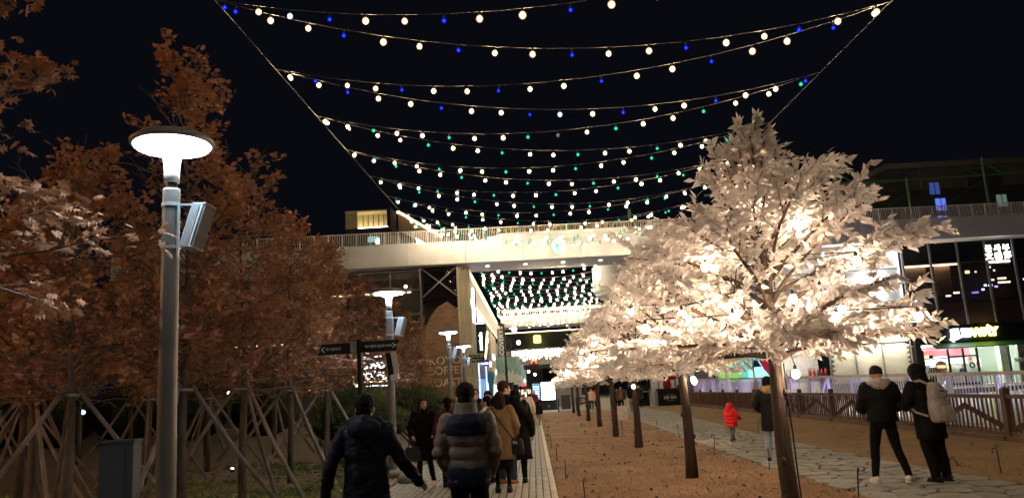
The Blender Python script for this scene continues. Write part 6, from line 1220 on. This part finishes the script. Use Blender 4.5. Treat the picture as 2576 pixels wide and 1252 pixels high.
pw = wpos(bp_, (-.13 - .05 * 1.2, .38 + .05, 1.27)); held('phone', 'dark phone in the hands of the hooded person', 'phone', pw, [('case', MB().box((0, 0, 0), (.075, .01, .15), rot=Euler((R(-25), 0, 0)).to_matrix()), M_BLACK, False), ('screen', MB().box((0, -.008, .004), (.064, .003, .13), rot=Euler((R(-25), 0, 0)).to_matrix()), em('phone_dim', (.6, .75, 1), .25), False)], R(20))
# ---- people on the far plaza
far = [((4.05, 58.5), 178, 'distant person in a cream jacket walking under the far white trees', 1.62, dict(jacket=C_CREAM, trouser=C_DENIM, shoe=C_SHOEW, bulk=1.1)),
       ((5.55, 52.5), 180, 'distant person with olive jacket and orange front walking towards us', 1.64, dict(jacket=C_OLIVE, trouser=C_BLACK, bulk=1.25, shoe=C_SHOEW, straps=[('orange_front', [(.0, .19, .92), (.02, .20, 1.15), (.0, .18, 1.36)], .055, C_ORANGE)])),
       ((6.25, 52.0), 180, 'tall distant man in black with tan trousers walking towards us', 1.80, dict(jacket=C_BLACK, trouser=C_TAN, bulk=1.2, tw=1.15, legs=WALK)),
       ((7.75, 60.5), 175, 'distant person in dark clothes right of the tall man', 1.66, dict(jacket=C_CHAR, trouser=C_BLACK, bulk=1.15, hem=.6, female=True)),
       ((5.6, 55.5), 178, 'distant smaller person in black half hidden behind the two walkers', 1.5, dict(jacket=C_BLACK, trouser=C_BLACK)),
       ((5.25, 72.5), 10, 'distant person in a red jacket near the bench', 1.66, dict(jacket=C_RED, trouser=C_BLACK, bulk=1.1)),
       ((4.9, 73.5), 30, 'distant person in black beside the red jacket', 1.7, dict(jacket=C_BLACK)),
       ((-.05, 66), 178, 'distant person in a dark red coat left of the kiosk', 1.66, dict(jacket=cloth('dark_red_coat', (.20, .02, .02)), hem=.5, trouser=C_BLACK)),
       ((-.55, 58), 8, 'dark figure left of the kiosk, nearest of the far crowd', 1.72, dict(jacket=C_BLACK, bulk=1.1)),
       ((-.75, 72), 0, 'distant figure in a yellow safety vest in the far crowd', 1.7, dict(jacket=C_YEL, trouser=C_BLACK)),
       ((-1.1, 56), 5, 'dark figure with a pale hat in the far crowd', 1.68, dict(jacket=C_BLACK, hair='beanie', hairmat=C_KNIT)),
       ((-1.5, 68), 180, 'dark figure in the middle of the far crowd', 1.70, dict(jacket=C_CHAR, bulk=1.1)),
       ((-2.0, 75), 0, 'dark long coated figure in the far crowd by the lamp pole', 1.68, dict(jacket=C_BLACK, hem=.5)),
       ((-2.8, 80), 0, 'dark figure in the far crowd nearest the left shops', 1.72, dict(jacket=C_BLACK)),
       ((-1.0, 86), 180, 'small dark figure deep in the far crowd', 1.7, dict(jacket=C_CHAR)),
       ((-1.9, 95), 0, 'smallest dark figure deep in the far crowd', 1.7, dict(jacket=C_BLACK)),
       ((-.35, 92), 0, 'small dark figure far off just left of the kiosk', 1.7, dict(jacket=C_BLACK, bulk=1.1))]
for loc, fc, l, H_, P_ in far: person((loc[0], loc[1], .02), fc, l, H_, P_, vox=.03)
SIT = {'L': ((-.10, .42, .50), (-.10, .40, .085)), 'R': ((.10, .42, .50), (.11, .44, .085))}
st = person((4.25, 71.1, .02 - .38), 95, 'man in a cream jacket sitting bent on the far bench', 1.70, dict(jacket=C_CREAM, bulk=1.15, hem=.84, hpitch=-20, head=(0, .16, 1.50), trouser=C_BLACK, legs={'L': ((-.10, .42, .86), (-.10, .40, .465)), 'R': ((.10, .42, .86), (.11, .44, .465))}, arms={'L': ((-.24, .20, 1.08), (-.10, .42, 1.0)), 'R': ((.24, .2, 1.08), (.10, .42, 1.0))}), vox=.03)
person((36.9, YR + 1.6, .12), 200, 'shop worker in a dark top seen through the sandwich shop door', 1.66, dict(jacket=cloth('shop_navy', (.03, .04, .07)), hair='short'), vox=.03)
for x, l in ((18.6, 'left dark head before the video screen'), (19.3, 'right dark head before the video screen')): person((x - 1.5, YR - 6, .02), 0, l.replace('dark head', 'dark haired passer-by'), 1.62, dict(jacket=C_BLACK), vox=.035)

bpy.data.scenes.remove(WORK)
